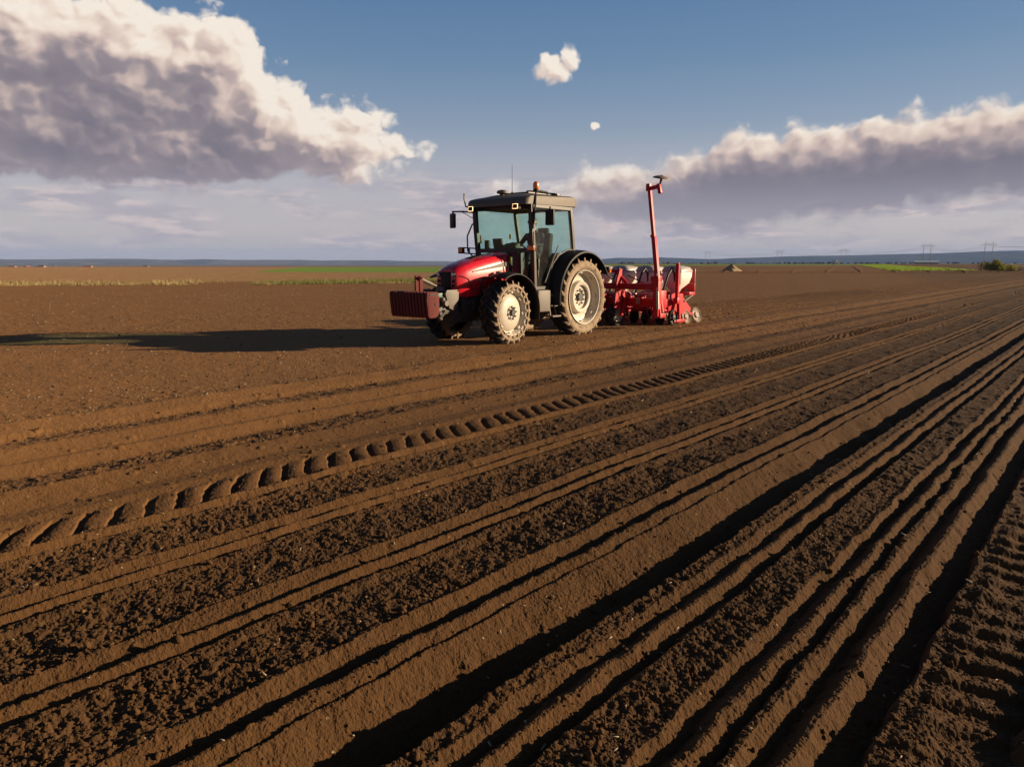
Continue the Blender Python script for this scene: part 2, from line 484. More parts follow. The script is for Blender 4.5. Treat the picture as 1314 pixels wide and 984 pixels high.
def ground_material():
    m, q, out = mat_new("soil")
    geo = q.node('ShaderNodeNewGeometry')
    P = geo.outputs['Position']

    def attr(n):
        a = q.node('ShaderNodeAttribute', attribute_name=n)
        return a.outputs['Fac']

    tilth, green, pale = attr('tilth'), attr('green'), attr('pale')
    n_big = q.noise(P, 0.55, 4, .55)
    n_mid = q.noise(P, 9, 4, .6)
    n_fine = q.noise(P, 70, 4, .65)
    grain = q.voro(P, 140, dim='3D')
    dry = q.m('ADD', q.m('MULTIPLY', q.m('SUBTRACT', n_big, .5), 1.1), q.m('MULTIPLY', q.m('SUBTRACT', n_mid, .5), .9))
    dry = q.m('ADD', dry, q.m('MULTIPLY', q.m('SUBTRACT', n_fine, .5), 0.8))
    damp_shade = q.smooth(q.m('ADD', q.m('MULTIPLY', tilth, .62), q.m('MULTIPLY', dry, -.75)), .05, .85)  # damp patches at random, plus clod shade of rough tilth put into colour
    col = q.mix(damp_shade, q.mix(attr('far_light'), SOIL_DRY, SOIL_FAR_LIGHT), q.mix(attr('far_light'), SOIL_DAMP_SHADE, (.185, .097, .039)))
    col = q.mix(q.m('MULTIPLY', q.smooth(n_fine, .56, .74), .30), col, SOIL_PALE)
    # crumbs of dry stalk and chalky grit in the surface
    grit = q.voro(P, 26, out='Color')
    gsel = q.m('GREATER_THAN', q.sep(grit)[0], .965)
    gd = q.m('LESS_THAN', q.voro(P, 26), .16)
    col = q.mix(q.m('MULTIPLY', q.m('MULTIPLY', gsel, gd), .8), col, (.42, .31, .19))
    # plain beyond: strips of other fields
    far_n = q.noise(q.vm('MULTIPLY', P, (.004, .012, 0)), 1, 3, .5)
    pale_c = q.mix(q.smooth(q.noise(P, .6, 4, .6), .35, .7), (.33, .18, .078), (.40, .26, .12))
    col = q.mix(pale, col, pale_c)
    green_c = q.mix(q.noise(P, .5, 4, .6), (.15, .26, .03), (.24, .35, .05))
    col = q.mix(green, col, green_c)
    far = attr('far')
    fc = q.ramp(far_n, [(0.30, (.13, .085, .05)), (0.44, (.18, .115, .06)), (0.5, (.10, .12, .035)), (0.58, (.2, .14, .075)), (.7, (.15, .1, .06))])
    col = q.mix(far, col, fc)
    n_crumb = q.noise(P, 27, 3, .6)
    hsum = q.m('ADD', q.m('MULTIPLY', n_fine, 1.0), q.m('MULTIPLY', grain, -.5))
    b0 = bump(q, hsum, .8, .006)
    dist = q.vm('DISTANCE', P, (0, 0, CAM_H))
    bb = q.node('ShaderNodeBump')
    q.put(bb.inputs['Height'], n_crumb)
    q.put(bb.inputs['Strength'], q.m('MULTIPLY', q.smooth(dist, 3, 12), q.m('MULTIPLY_ADD', tilth, .5, .45)))
    bb.inputs['Distance'].default_value = .035
    q.put(bb.inputs['Normal'], b0)
    b1 = bb.outputs[0]
    b2 = q.node('ShaderNodeBump')
    q.put(b2.inputs['Height'], q.m('ADD', n_mid, q.m('MULTIPLY', q.noise(P, 3.0, 4, .6), 1.6)))
    q.put(b2.inputs['Strength'], q.m('MULTIPLY', q.smooth(dist, 6, 22), .6))
    b2.inputs['Distance'].default_value = .11
    q.put(b2.inputs['Normal'], b1)
    principled(q, out, **{'Base Color': col, 'Roughness': .95, 'Specular IOR Level': .12, 'Normal': b2.outputs[0], 'Diffuse Roughness': 0.4})
    return m


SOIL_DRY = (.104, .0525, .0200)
SOIL_FAR_LIGHT = (.245, .124, .047)  # soil tone with the brighter light of the far ground put in
SOIL_DAMP_SHADE = (.078, .0415, .0175)
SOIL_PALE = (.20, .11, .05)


def build_ground():
    # rings: as close together as the ground's detail needs from eye height, reaching past the hills
    f = 740.0
    ypix = np.concatenate([np.arange(600, 62, -GROUND_STEP), np.arange(62, 24, -GROUND_STEP * .5)])
    rad = CAM_H * f / ypix
    rad = np.concatenate([np.geomspace(.22, rad[0] * .985, 46), rad, np.geomspace(rad[-1] * 1.005, 130, 230), np.geomspace(131, 9000, 170)])
    fine = math.radians(GROUND_STEP * 0.0775)
    half = math.radians(41)
    a_in = np.arange(-half, half, fine)
    a_out = np.concatenate([np.linspace(half, math.radians(62), 130), np.linspace(math.radians(63), math.radians(297), 110), np.linspace(math.radians(298), 2 * math.pi - half, 90)[:-1]])
    ang = np.concatenate([a_in, a_out])
    nr, na = len(rad), len(ang)
    A, Rr = np.meshgrid(ang, rad)
    X, Y = (Rr * np.sin(A)).ravel(), (Rr * np.cos(A)).ravel()
    dr = np.gradient(rad)
    da = np.abs(np.gradient(np.unwrap(ang)))
    inner = np.zeros(na, bool)
    inner[:len(a_in)] = True
    sp = np.maximum(np.repeat((dr * .55)[:, None], na, 1), Rr * np.where(inner, fine, da)[None, :]).ravel()
    Z, T = terrain(X, Y, sp)
    co = np.stack([X, Y, Z], 1).astype(np.float32)
    co = np.vstack([co, [[0, 0, 0]]]).astype(np.float32)
    nv = len(co)
    i = np.arange(nr - 1)[:, None] * na
    j = np.arange(na)[None, :]
    j2 = (j + 1) % na
    quads = np.stack([i + j, i + j2, i + na + j2, i + na + j], -1).reshape(-1, 4)[:, ::-1]
    tris = np.stack([np.full(na, nv - 1), np.arange(na), (np.arange(na) + 1) % na], 1)[:, ::-1]
    me = bpy.data.meshes.new("ground")
    me.vertices.add(nv)
    me.vertices.foreach_set('co', co.ravel())
    nl = quads.size + tris.size
    me.loops.add(nl)
    me.loops.foreach_set('vertex_index', np.concatenate([quads.ravel(), tris.ravel()]).astype(np.int32))
    npoly = len(quads) + len(tris)
    me.polygons.add(npoly)
    starts = np.concatenate([np.arange(len(quads)) * 4, quads.size + np.arange(len(tris)) * 3]).astype(np.int32)
    me.polygons.foreach_set('loop_start', starts)
    me.update(calc_edges=True)
    me.polygons.foreach_set('use_smooth', np.ones(npoly, bool))

    def att(name, vals):
        a = me.attributes.new(name, 'FLOAT', 'POINT')
        a.data.foreach_set('value', np.append(vals, 0).astype(np.float32))

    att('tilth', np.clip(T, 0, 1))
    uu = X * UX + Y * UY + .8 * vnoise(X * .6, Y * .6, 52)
    # light falloff painted into the soil: bright far left, dimmer near and right
    att('far_light', np.clip(sstep(-uu, 2.5, 9.0) * (1 - .40 * sstep(X * UX + Y * UY + .62 * X, 3, 16)), 0, 1))
    # the strips of the plain: fallow land beyond the grass baulk, sprouting crop, everything far away
    yb = Y + 2.5 * vnoise(X * .05, Y * .05, 51)
    pale = sstep(yb, 57, 66) * (1 - sstep(X, -8, 6)) * (1 - sstep(Y, 300, 380))
    g = in_poly(X, Y, [(-44, 128), (3, 122), (8, 300), (-85, 300)]).astype(float)
    g = np.maximum(g, in_poly(X, Y, [(10, 270), (160, 330), (300, 700), (10, 560)]).astype(float))
    att('green', g)
    att('pale', pale * (1 - g))
    att('far', sstep(Rr.ravel(), 420, 640))
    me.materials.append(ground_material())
    ob = bpy.data.objects.new("ground", me)
    COL.objects.link(ob)
    ob['kind'] = 'structure'
    ob['label'] = 'freshly worked brown soil with seed rows and wheel prints'
    return ob


GROUND_STEP = 0.48
ground_ob = build_ground()


def ground_z(x, y):
    z, _ = terrain(np.array([float(x)]), np.array([float(y)]), np.array([.05]), detail=False)
    return float(z[0])


# ------------------------------------------------------------------ mesh builder
class MB:
    """Collects shapes into one bmesh; build() links them as one mesh object."""

    def __init__(self):
        self.bm = bmesh.new()
        self.mi = 0

    def _tag(self, faces):
        for f in faces:
            f.material_index = self.mi
            f.smooth = True

    def box(self, c, s, rot=None, bev=0.0):
        r = bmesh.ops.create_cube(self.bm, size=1.0)
        vs = r['verts']
        M = Matrix.Translation(c) @ (rot.to_4x4() if rot is not None else Matrix.Identity(4)) @ Matrix.Diagonal((*s, 1.0))
        bmesh.ops.transform(self.bm, matrix=M, verts=vs)
        fs = list({f for v in vs for f in v.link_faces})
        if bev > 0:
            es = list({e for v in vs for e in v.link_edges})
            r = bmesh.ops.bevel(self.bm, geom=es, offset=bev, segments=2, profile=.6, affect='EDGES', clamp_overlap=True)
            fs = list({f for f in r['faces']} | {f for f in fs if f.is_valid})
        self._tag([f for f in fs if f.is_valid])
        return self

    def span(self, lo, hi, bev=0.0):
        return self.box([(a + b) / 2 for a, b in zip(lo, hi)], [abs(b - a) for a, b in zip(lo, hi)], bev=bev)

    def ring_sweep(self, rings, closed=False, caps=True):
        vs = [[self.bm.verts.new(p) for p in r] for r in rings]
        n = len(vs[0])
        fs = []
        m = len(vs)
        for i in range(m if closed else m - 1):
            a, b = vs[i], vs[(i + 1) % m]
            for k in range(n):
                try:
                    fs.append(self.bm.faces.new((a[k], a[(k + 1) % n], b[(k + 1) % n], b[k])))
                except ValueError:
                    pass
        if caps and not closed:
            fs.append(self.bm.faces.new(vs[0][::-1]))
            fs.append(self.bm.faces.new(vs[-1]))
        self._tag(fs)
        return self

    def tube(self, pts, r, seg=10, caps=True, closed=False, flat=None):
        """Round (or, with flat=(w, h), rectangular) section swept along a path."""
        pts = [Vector(p) for p in pts]
        rr = r if isinstance(r, (list, tuple)) else [r] * len(pts)
        rings = []
        up = Vector((0, 0, 1))
        n = len(pts)
        prev = None
        for i, p in enumerate(pts):
            a = pts[i - 1] if (i > 0 or closed) else p
            b = pts[(i + 1) % n] if (i < n - 1 or closed) else p
            t = (b - a).normalized()
            if prev is None:
                ref = up if abs(t.z) < .9 else Vector((1, 0, 0))
                s = t.cross(ref).normalized()
            else:
                s = (prev - t * prev.dot(t)).normalized()
            prev = s
            w = t.cross(s)
            if flat:
                hw, hh = flat[0] / 2, flat[1] / 2
                rings.append([p + s * x + w * y for x, y in ((hw, hh), (-hw, hh), (-hw, -hh), (hw, -hh))])
            else:
                rings.append([p + (s * math.cos(q) + w * math.sin(q)) * rr[i] for q in (2 * math.pi * k / seg for k in range(seg))])
        return self.ring_sweep(rings, closed=closed, caps=caps)

    def cyl(self, a, b, r, r2=None, seg=20):
        return self.tube([a, b], [r, r if r2 is None else r2], seg=seg)

    def lathe(self, prof, seg=48, axis='y', c=(0, 0, 0), closed=False):
        """prof: (radius, offset along the axis) pairs."""
        rings = []
        for r, o in prof:
            ring = []
            for k in range(seg):
                q = 2 * math.pi * k / seg
                x, y = max(r, 1e-4) * math.cos(q), max(r, 1e-4) * math.sin(q)
                v = {'y': (x, o, y), 'z': (x, y, o), 'x': (o, x, y)}[axis]
                ring.append((v[0] + c[0], v[1] + c[1], v[2] + c[2]))
            rings.append(ring)
        return self.ring_sweep(rings, closed=closed, caps=not closed)

    def prism(self, poly, ax, d0, d1, bev=0.0):
        """poly in the plane across axis ax (0: yz, 1: xz, 2: xy), extruded from d0 to d1."""
        def pt(p, d):
            return {0: (d, p[0], p[1]), 1: (p[0], d, p[1]), 2: (p[0], p[1], d)}[ax]
        a = [self.bm.verts.new(pt(p, d0)) for p in poly]
        b = [self.bm.verts.new(pt(p, d1)) for p in poly]
        n = len(poly)
        fs = [self.bm.faces.new(a), self.bm.faces.new(b[::-1])]
        for k in range(n):
            fs.append(self.bm.faces.new((a[k], b[k], b[(k + 1) % n], a[(k + 1) % n])))
        if bev > 0:
            es = list({e for f in fs for e in f.edges})
            r = bmesh.ops.bevel(self.bm, geom=es, offset=bev, segments=2, profile=.6, affect='EDGES', clamp_overlap=True)
            fs = [f for f in set(fs) | set(r['faces']) if f.is_valid]
        self._tag(fs)
        return self

    def ball(self, c, s, seg=16, rings=10, rot=None):
        r = bmesh.ops.create_uvsphere(self.bm, u_segments=seg, v_segments=rings, radius=1.0)
        M = Matrix.Translation(c) @ (rot.to_4x4() if rot is not None else Matrix.Identity(4)) @ Matrix.Diagonal((*s, 1.0))
        bmesh.ops.transform(self.bm, matrix=M, verts=r['verts'])
        self._tag({f for v in r['verts'] for f in v.link_faces})
        return self

    def build(self, name, mats, parent=None, loc=None, angle=38, shift=None):
        bmesh.ops.recalc_face_normals(self.bm, faces=self.bm.faces)
        if shift is not None:
            bmesh.ops.translate(self.bm, vec=shift, verts=self.bm.verts)
        me = bpy.data.meshes.new(name)
        self.bm.to_mesh(me)
        self.bm.free()
        for m in (mats if isinstance(mats, (list, tuple)) else [mats]):
            me.materials.append(m)
        me.set_sharp_from_angle(angle=math.radians(angle))
        o = bpy.data.objects.new(name, me)
        COL.objects.link(o)
        if parent is not None:
            o.parent = parent
        if loc is not None:
            o.location = loc
        return o


def tag(o, label=None, cat=None, group=None, kind=None):
    for k, v in (('label', label), ('category', cat), ('group', group), ('kind', kind)):
        if v:
            o[k] = v
    return o


def empty(name, loc, rz=0.0):
    o = bpy.data.objects.new(name, None)
    COL.objects.link(o)
    o.location = loc
    o.rotation_euler = (0, 0, rz)
    o.empty_display_size = .3
    return o


# ------------------------------------------------------------------ materials
DUST = (.30, .205, .125)


def mat(name, base, rough=.5, metal=0.0, dust=.35, coat=0.0, bumpy=0.0, var=.12, dust_col=DUST, scale=6.0, spec=.5, side=None):
    """A surface with its own colour, slightly uneven, under a patchy film of field dust."""
    m, q, out = mat_new(name)
    P = q.node('ShaderNodeTexCoord').outputs['Object']
    n1 = q.noise(P, scale, 5, .6)
    n2 = q.noise(P, scale * 7, 4, .65)
    b2 = tuple(min(1, c * (1 - var)) for c in base)
    b3 = tuple(min(1, c * (1 + var)) for c in base)
    col = q.mix(n1, b2, b3)
    f = q.m('MULTIPLY', q.smooth(q.m('ADD', n1, q.m('MULTIPLY', q.m('SUBTRACT', n2, .5), .8)), .72 - .55 * dust, 1.02 - .45 * dust), min(1, dust * 1.5))
    if side:          # dust thrown on to the flanks of a tyre
        yy = q.m('ABSOLUTE', q.sep(P)[1])
        f = q.m('MAXIMUM', f, q.m('MULTIPLY', q.smooth(q.m('MULTIPLY_ADD', q.m('SUBTRACT', n2, .5), .06, yy), side[0], side[1]), .92))
    col = q.mix(f, col, dust_col)
    r = q.m('MULTIPLY_ADD', f, .9 - rough, q.m('MULTIPLY_ADD', n2, .12, rough - .06), clamp=True)
    kw = {'Base Color': col, 'Roughness': r, 'Metallic': metal, 'Coat Weight': coat, 'Coat Roughness': .12, 'Specular IOR Level': spec}
    if bumpy:
        kw['Normal'] = bump(q, n2, bumpy, .01)
    principled(q, out, **kw)
    return m


def glass_mat(name, tint, gloss=.03, dusty=.035):
    m, q, out = mat_new(name)
    tr = q.node('ShaderNodeBsdfTransparent')
    q.put(tr.inputs[0], tint)
    gl = q.node('ShaderNodeBsdfGlossy')
    gl.inputs['Roughness'].default_value = gloss
    fr = q.node('ShaderNodeFresnel')
    fr.inputs['IOR'].default_value = 1.45
    mx = q.node('ShaderNodeMixShader')
    bf = q.node('ShaderNodeNewGeometry').outputs['Backfacing']
    q.put(mx.inputs[0], q.m('MULTIPLY', fr.outputs[0], q.m('SUBTRACT', 1.0, bf)))
    q.l.new(tr.outputs[0], mx.inputs[1])
    q.l.new(gl.outputs[0], mx.inputs[2])
    df = q.node('ShaderNodeBsdfDiffuse')
    q.put(df.inputs[0], (.42, .36, .28))
    P = q.node('ShaderNodeTexCoord').outputs['Object']
    n = q.noise(P, 2.2, 6, .65)
    z = q.sep(P)[2]
    f = q.m('MULTIPLY', q.smooth(n, .38, .8), dusty * 2)
    mx2 = q.node('ShaderNodeMixShader')
    q.put(mx2.inputs[0], f)
    q.l.new(mx.outputs[0], mx2.inputs[1])
    q.l.new(df.outputs[0], mx2.inputs[2])
    q.l.new(mx2.outputs[0], out.inputs[0])
    return m


def lamp_mat(name, col, strength):
    m, q, out = mat_new(name)
    P = q.node('ShaderNodeTexCoord').outputs['Object']
    n = q.voro(P, 90)
    principled(q, out, **{'Base Color': col, 'Roughness': .25, 'Emission Color': col, 'Emission Strength': q.m('MULTIPLY', q.m('ADD', n, .6), strength)})
    return m


M = dict(
    red=mat('red_paint', (.58, .010, .024), .28, dust=.06, coat=.5, scale=3.0),
    red2=mat('planter_red', (.46, .007, .016), .42, spec=.35, dust=.06, coat=.0, scale=5.0),
    maroon=mat('weathered_red', (.115, .017, .014), .85, dust=.10, scale=9.0, bumpy=.3),
    black=mat('black_plastic', (.014, .013, .014), .55, spec=.3, dust=.02, scale=4.0),
    dark=mat('dark_iron', (.030, .028, .027), .6, dust=.3, scale=9.0, bumpy=.2),
    frame=mat('cab_frame_paint', (.026, .023, .022), .45, dust=.10, scale=6.0),
    roof=mat('roof_plastic', (.115, .095, .072), .6, dust=.30, scale=2.5),
    steel=mat('steel', (.42, .40, .37), .42, metal=.8, dust=.4, scale=14.0),
    rim=mat('cream_rim', (.50, .455, .375), .5, dust=.42, scale=5.0, dust_col=(.36, .27, .17)),
    tyre=mat('tyre_rubber', (.022, .021, .020), .85, dust=.34, scale=7.0, bumpy=.4, dust_col=(.30, .215, .135), side=(.15, .20)),
    wall=mat('tyre_wall_dust', (.045, .038, .030), .9, dust=.95, scale=10.0, bumpy=.35, dust_col=(.34, .255, .17)),
    grey=mat('grey_strip', (.15, .125, .10), .6, dust=.3, scale=8.0),
    tank=mat('tank_plastic', (.15, .13, .11), .6, dust=.3, scale=6.0),
    hopper=mat('white_hopper', (.78, .74, .70), .45, dust=.16, scale=4.0),
    lid=mat('smoked_lid', (.42, .37, .34), .3, dust=.2, scale=5.0),
    disc=mat('worn_disc', (.26, .22, .18), .6, metal=.25, dust=.6, scale=12.0),
    rubber=mat('black_rubber', (.014, .014, .015), .6, dust=.15, scale=9.0),
    glass=glass_mat('tinted_glass', (.83, .945, .92)),
    lens=mat('headlamp_lens', (.85, .80, .74), .1, dust=.05, coat=1.0, scale=30),
    lamp=lamp_mat('lit_work_lamp', (1.0, .62, .28), 3.0),
    amber=mat('amber_lens', (.80, .20, .015), .2, dust=.06, coat=.8, scale=30),
    cloth=mat('work_jacket', (.035, .04, .055), .9, dust=.1, scale=12, bumpy=.3),
    trouser=mat('work_trousers', (.05, .05, .06), .9, dust=.1, scale=12),
    skin=mat('skin', (.46, .25, .17), .5, dust=0.0, scale=18),
    hair=mat('dark_hair', (.02, .015, .012), .6, dust=0.0, scale=30),
    yellow=mat('yellow_sticker', (.75, .52, .04), .5, dust=.05, scale=8),
    cabin=mat('cabin_trim', (.10, .10, .085), .8, dust=.25, scale=6),
    seat=mat('seat_cloth', (.03, .032, .034), .9, dust=.1, scale=10, bumpy=.3),
    green=mat('green_part', (.02, .10, .075), .5, dust=.2, scale=10),
)

# ------------------------------------------------------------------ tractor (x forward, y to its left, z up; origin under the rear axle)
HEAD = math.atan2(-VY, -VX)


def field(u, v):
    return (u * UX + v * VX, u * UY + v * VY)


tx, ty = field(TR_U, TR_V)
tractor = tag(empty('tractor', (tx, ty, -0.02), HEAD), 'red farm tractor with black fenders and cream wheels standing on brown soil', 'tractor')
T = tractor


def lug_bars(mb, R, w, n, h, ang, y0=.02, wall_drop=.11, wid=.042):
    """Two staggered rows of slanted bars, running down over the shoulder."""
    for side in (-1, 1):
        for k in range(n):
            base = 2 * math.pi * (k + (0.5 if side > 0 else 0)) / n
            stations = []
            for t in (0, .35, .7, .92, 1.0, 1.06):
                lat = side * (-y0 + (w / 2 + y0) * min(t, 1.0))
                rr = R if t < .9 else (R - .012 if t < .97 else R - .045 if t < 1.03 else R - wall_drop)
                if t > 1.0:
                    lat = side * (w / 2 - .004)
                a = base - ang * t
                stations.append((lat, rr, a))
            rings = []
            for lat, rr, a in stations:
                da = wid / R * (.55 if lat * side < .02 else .5)
                inner = rr - h - (.01 if abs(lat) < w * .45 else .025)
                rings.append([(rr * math.cos(a + da), lat, rr * math.sin(a + da)), (rr * math.cos(a - da), lat, rr * math.sin(a - da)),
                              (inner * math.cos(a - da * 1.5), lat, inner * math.sin(a - da * 1.5)), (inner * math.cos(a + da * 1.5), lat, inner * math.sin(a + da * 1.5))])
            mb.ring_sweep(rings)


def tyre_mesh(R, w, rim, n_lug, lug_h, ang):
    mb = MB()
    c = R - lug_h
    half = [(rim - .012, w * .36), (rim + .018, w * .40), (rim + .06, w * .465), (rim + (c - rim) * .45, w * .50), (rim + (c - rim) * .72, w * .49)]
    top = [(c - .022, w * .46), (c - .004, w * .38), (c, w * .2)]
    mb.mi = 1
    mb.lathe(half, 72)
    mb.lathe([(r, -o) for r, o in half], 72)
    mb.mi = 0
    mb.lathe([half[-1]] + top + [(c, 0)] + [(r, -o) for r, o in top[::-1]] + [(half[-1][0], -half[-1][1])], 72)
    # caps made by the open lathes are inside the tyre; remove the big discs
    big = [f for f in mb.bm.faces if len(f.verts) > 20]
    bmesh.ops.delete(mb.bm, geom=big, context='FACES')
    mb.mi = 0
    lug_bars(mb, R, w * .97, n_lug, lug_h, ang)
    return mb


def wheel(name, R, w, rim, prof, n_lug, lug_h, ang, hubprof, bolts, loc, rz, label=None):
    mb = MB()
    mb.lathe(prof, 56)
    big = [f for f in mb.bm.faces if len(f.verts) > 20]
    bmesh.ops.delete(mb.bm, geom=big, context='FACES')
    # clamps that hold the disc to the rim
    for k in range(8):
        q = 2 * math.pi * (k + .3) / 8
        r = prof[4][0] - .015
        mb.box((r * math.cos(q), prof[5][1] + .018, r * math.sin(q)), (.05, .045, .06), rot=Matrix.Rotation(-q, 3, 'Y'), bev=.006)
    wh = mb.build(name, M['rim'], T, loc)
    wh.rotation_euler = (0, math.radians(random.uniform(0, 40)), rz)
    if rz > 2:
        wh.rotation_euler = (0, 0, rz)
    tyre_mesh(R, w, rim, n_lug, lug_h, ang).build('tyre', [M['tyre'], M['wall']], wh)
    hb = MB()
    hb.lathe(hubprof, 28)
    hub = hb.build('hub', M['rim'], wh)
    bl = MB()
    for k in range(bolts[0]):
        q = 2 * math.pi * k / bolts[0]
        bl.cyl((bolts[1] * math.cos(q), bolts[2] - .02, bolts[1] * math.sin(q)), (bolts[1] * math.cos(q), bolts[2] + .022, bolts[1] * math.sin(q)), .017, seg=6)
    bl.cyl((0, bolts[2] - .02, 0), (0, bolts[2] + .035, 0), bolts[1] * .55, bolts[1] * .5, seg=24)
    bl.build('wheel_bolts', M['dark'], wh)
    return wh


random.seed(4)
FP = [(.405, .15), (.428, .172), (.432, .178), (.418, .176), (.402, .150), (.385, .10), (.372, .075), (.352, .070), (.335, .098), (.26, .128), (.17, .142), (.135, .143)]
FH = [(.135, .10), (.135, .150), (.125, .158), (.10, .158), (.095, .135), (.03, .13)]
RP = [(.540, .19), (.562, .212), (.566, .218), (.550, .216), (.530, .185), (.512, .10), (.500, .055), (.47, .045), (.40, .040), (.352, .040), (.338, .060), (.330, .128), (.318, .138), (.262, .138), (.245, .125), (.236, .075)]
RH = [(.242, .04), (.238, .078), (.15, .078), (.135, .07), (.125, .05), (.03, .05)]
FW_X, FW_Z, RW_X, RW_Z = 2.46, .585, .13, .80
STEER = math.radians(4)
wheel('front_wheel', .605, .40, .425, FP, 20, .050, .34, FH, (8, .112, .158), (FW_X, .72, FW_Z), STEER)
wheel('front_wheel', .605, .40, .425, FP, 20, .050, .34, FH, (8, .112, .158), (FW_X, -.72, FW_Z), math.pi + STEER)
wheel('rear_wheel', .825, .47, .560, RP, 22, .056, .34, RH, (10, .155, .078), (RW_X, .72, RW_Z), 0)
wheel('rear_wheel', .825, .47, .560, RP, 22, .056, .34, RH, (10, .155, .078), (RW_X, -.72, RW_Z), math.pi)


# --- hood
def hood_ring(x, w, zb, zt, crown=.05, n=10):
    """Section across the hood, closed round the bottom."""
    h = zt - zb
    left = [(w * .93, zb), (w * 1.0, zb + .10 * h), (w * 1.03, zb + .45 * h), (w * 1.0, zb + .72 * h), (w * .93, zb + .86 * h), (w * .80, zb + .945 * h), (w * .55, zb + .985 * h), (w * .25, zb + h)]
    pts = left + [(-a, b) for a, b in left[::-1]]
    return [(x, y, z) for y, z in pts]


mb = MB()
secs = [(3.30, .205, .98, 1.335), (3.285, .25, .93, 1.385), (3.22, .285, .90, 1.43), (3.05, .31, .885, 1.495), (2.8, .335, .90, 1.565), (2.5, .35, .93, 1.625), (2.2, .36, .96, 1.675), (1.95, .365, .98, 1.705), (1.84, .365, .98, 1.715), (1.80, .34, 1.0, 1.69)]
mb.ring_sweep([hood_ring(*s) for s in secs])
hood = mb.build('hood', M['red'], T, angle=30)
# nose: black grille set in the front, lamps either side
mb = MB()
mb.box((3.292, -.005, 1.155), (.05, .25, .385), bev=.02)
for k in range(9):
    mb.box((3.322, -.005, 1.0 + k * .039), (.014, .22, .012))
mb.build('grille', M['black'], hood)
for sy in (-1, 1):
    mb = MB()
    mb.cyl((3.24, sy * .190, 1.30), (3.325, sy * .185, 1.295), .046, .042)
    mb.mi = 1
    mb.ball((3.322, sy * .185, 1.295), (.02, .036, .036))
    mb.build('headlight', [M['black'], M['lens']], hood)
    mb = MB()
    for dz in (.0, -.085):
        mb.cyl((3.24, sy * .19, 1.18 + dz), (3.318, sy * .188, 1.175 + dz), .034, .03)
    mb.build('front_lamp', M['black'], hood)
    # tapered grey vent strip along the flank, black flank panel line
    mb = MB()
    zz = lambda x: 1.345 + (2.95 - x) * .155
    rings = []
    for x in (2.93, 2.86, 2.5, 2.2, 1.98):
        hh = .010 + (2.95 - x) * .034
        w = .31 + (3.05 - x) * .062
        yy = sy * (min(w, .372) + .006)
        rings.append([(x, yy + sy * .012, zz(x) + hh), (x, yy + sy * .014, zz(x) - hh), (x, yy - sy * .05, zz(x) - hh), (x, yy - sy * .05, zz(x) + hh)])
    mb.ring_sweep(rings)
    mb.build('side_strip', M['grey'], hood)
    mb = MB()
    mb.box((1.885, sy * .362, 1.40), (.10, .03, .52), bev=.008)
    mb.mi = 1
    mb.box((1.90, sy * .381, 1.56), (.05, .006, .14))
    mb.build('rear_band', [M['black'], M['yellow']], hood)
    mb = MB()
    mb.tube([(3.24, sy * .295, 1.28), (3.05, sy * .325, 1.22), (2.95, sy * .335, 1.02), (2.96, sy * .325, .92)], .006, seg=6)
    mb.tube([(2.95, sy * .336, 1.02), (2.5, sy * .358, 1.05), (2.1, sy * .366, 1.1)], .006, seg=6)
    mb.build('panel_gap', M['black'], hood)
mb = MB()
for k in range(6):
    mb.box((2.66 - k * .06, 0, 1.6 + k * .0125), (.03, .2, .012))
mb.build('top_vent', M['black'], hood)

# --- engine, gearbox, axles
mb = MB()
mb.span((1.7, -.24, .50), (3.15, .24, .98), bev=.03)
mb.span((1.95, -.30, .62), (2.9, .30, .86), bev=.03)
mb.cyl((2.5, .2, .80), (2.5, .34, .80), .10)
mb.cyl((2.15, .2, .74), (2.15, .36, .74), .07)
mb.span((2.75, -.2, .42), (3.32, .2, .62), bev=.02)
for k in range(5):
    mb.cyl((2.9 - k * .16, .24, .7), (2.9 - k * .16, .275, .7), .022, seg=8)
mb.tube([(3.0, .26, .62), (2.7, .33, .58), (2.2, .32, .6), (1.8, .3, .7)], .02, seg=8)
mb.tube([(3.05, .25, .74), (2.8, .34, .9), (2.4, .31, .94)], .016, seg=8)
mb.build('engine', M['dark'], T)
mb = MB()
mb.span((-.35, -.26, .50), (1.75, .26, 1.0), bev=.04)
mb.span((.6, -.34, .55), (1.3, .34, .95), bev=.04)
mb.cyl((.13, -.72, .80), (.13, .72, .80), .13)
mb.span((-.5, -.2, .55), (-.3, .2, 1.05), bev=.03)
mb.build('gearbox', M['dark'], T)
mb = MB()
mb.tube([(FW_X, -.55, .50), (FW_X, -.25, .58), (FW_X, .25, .58), (FW_X, .55, .50)], [.07, .10, .10, .07], seg=12)
mb.cyl((FW_X, -.58, .56), (FW_X, -.52, .60), .17)
mb.cyl((FW_X, .52, .56), (FW_X, .60, .58), .17)
mb.ball((FW_X, 0, .56), (.2, .2, .17))
mb.cyl((2.28, -.5, .56), (2.28, .5, .56), .025)
mb.build('front_axle', M['dark'], T)

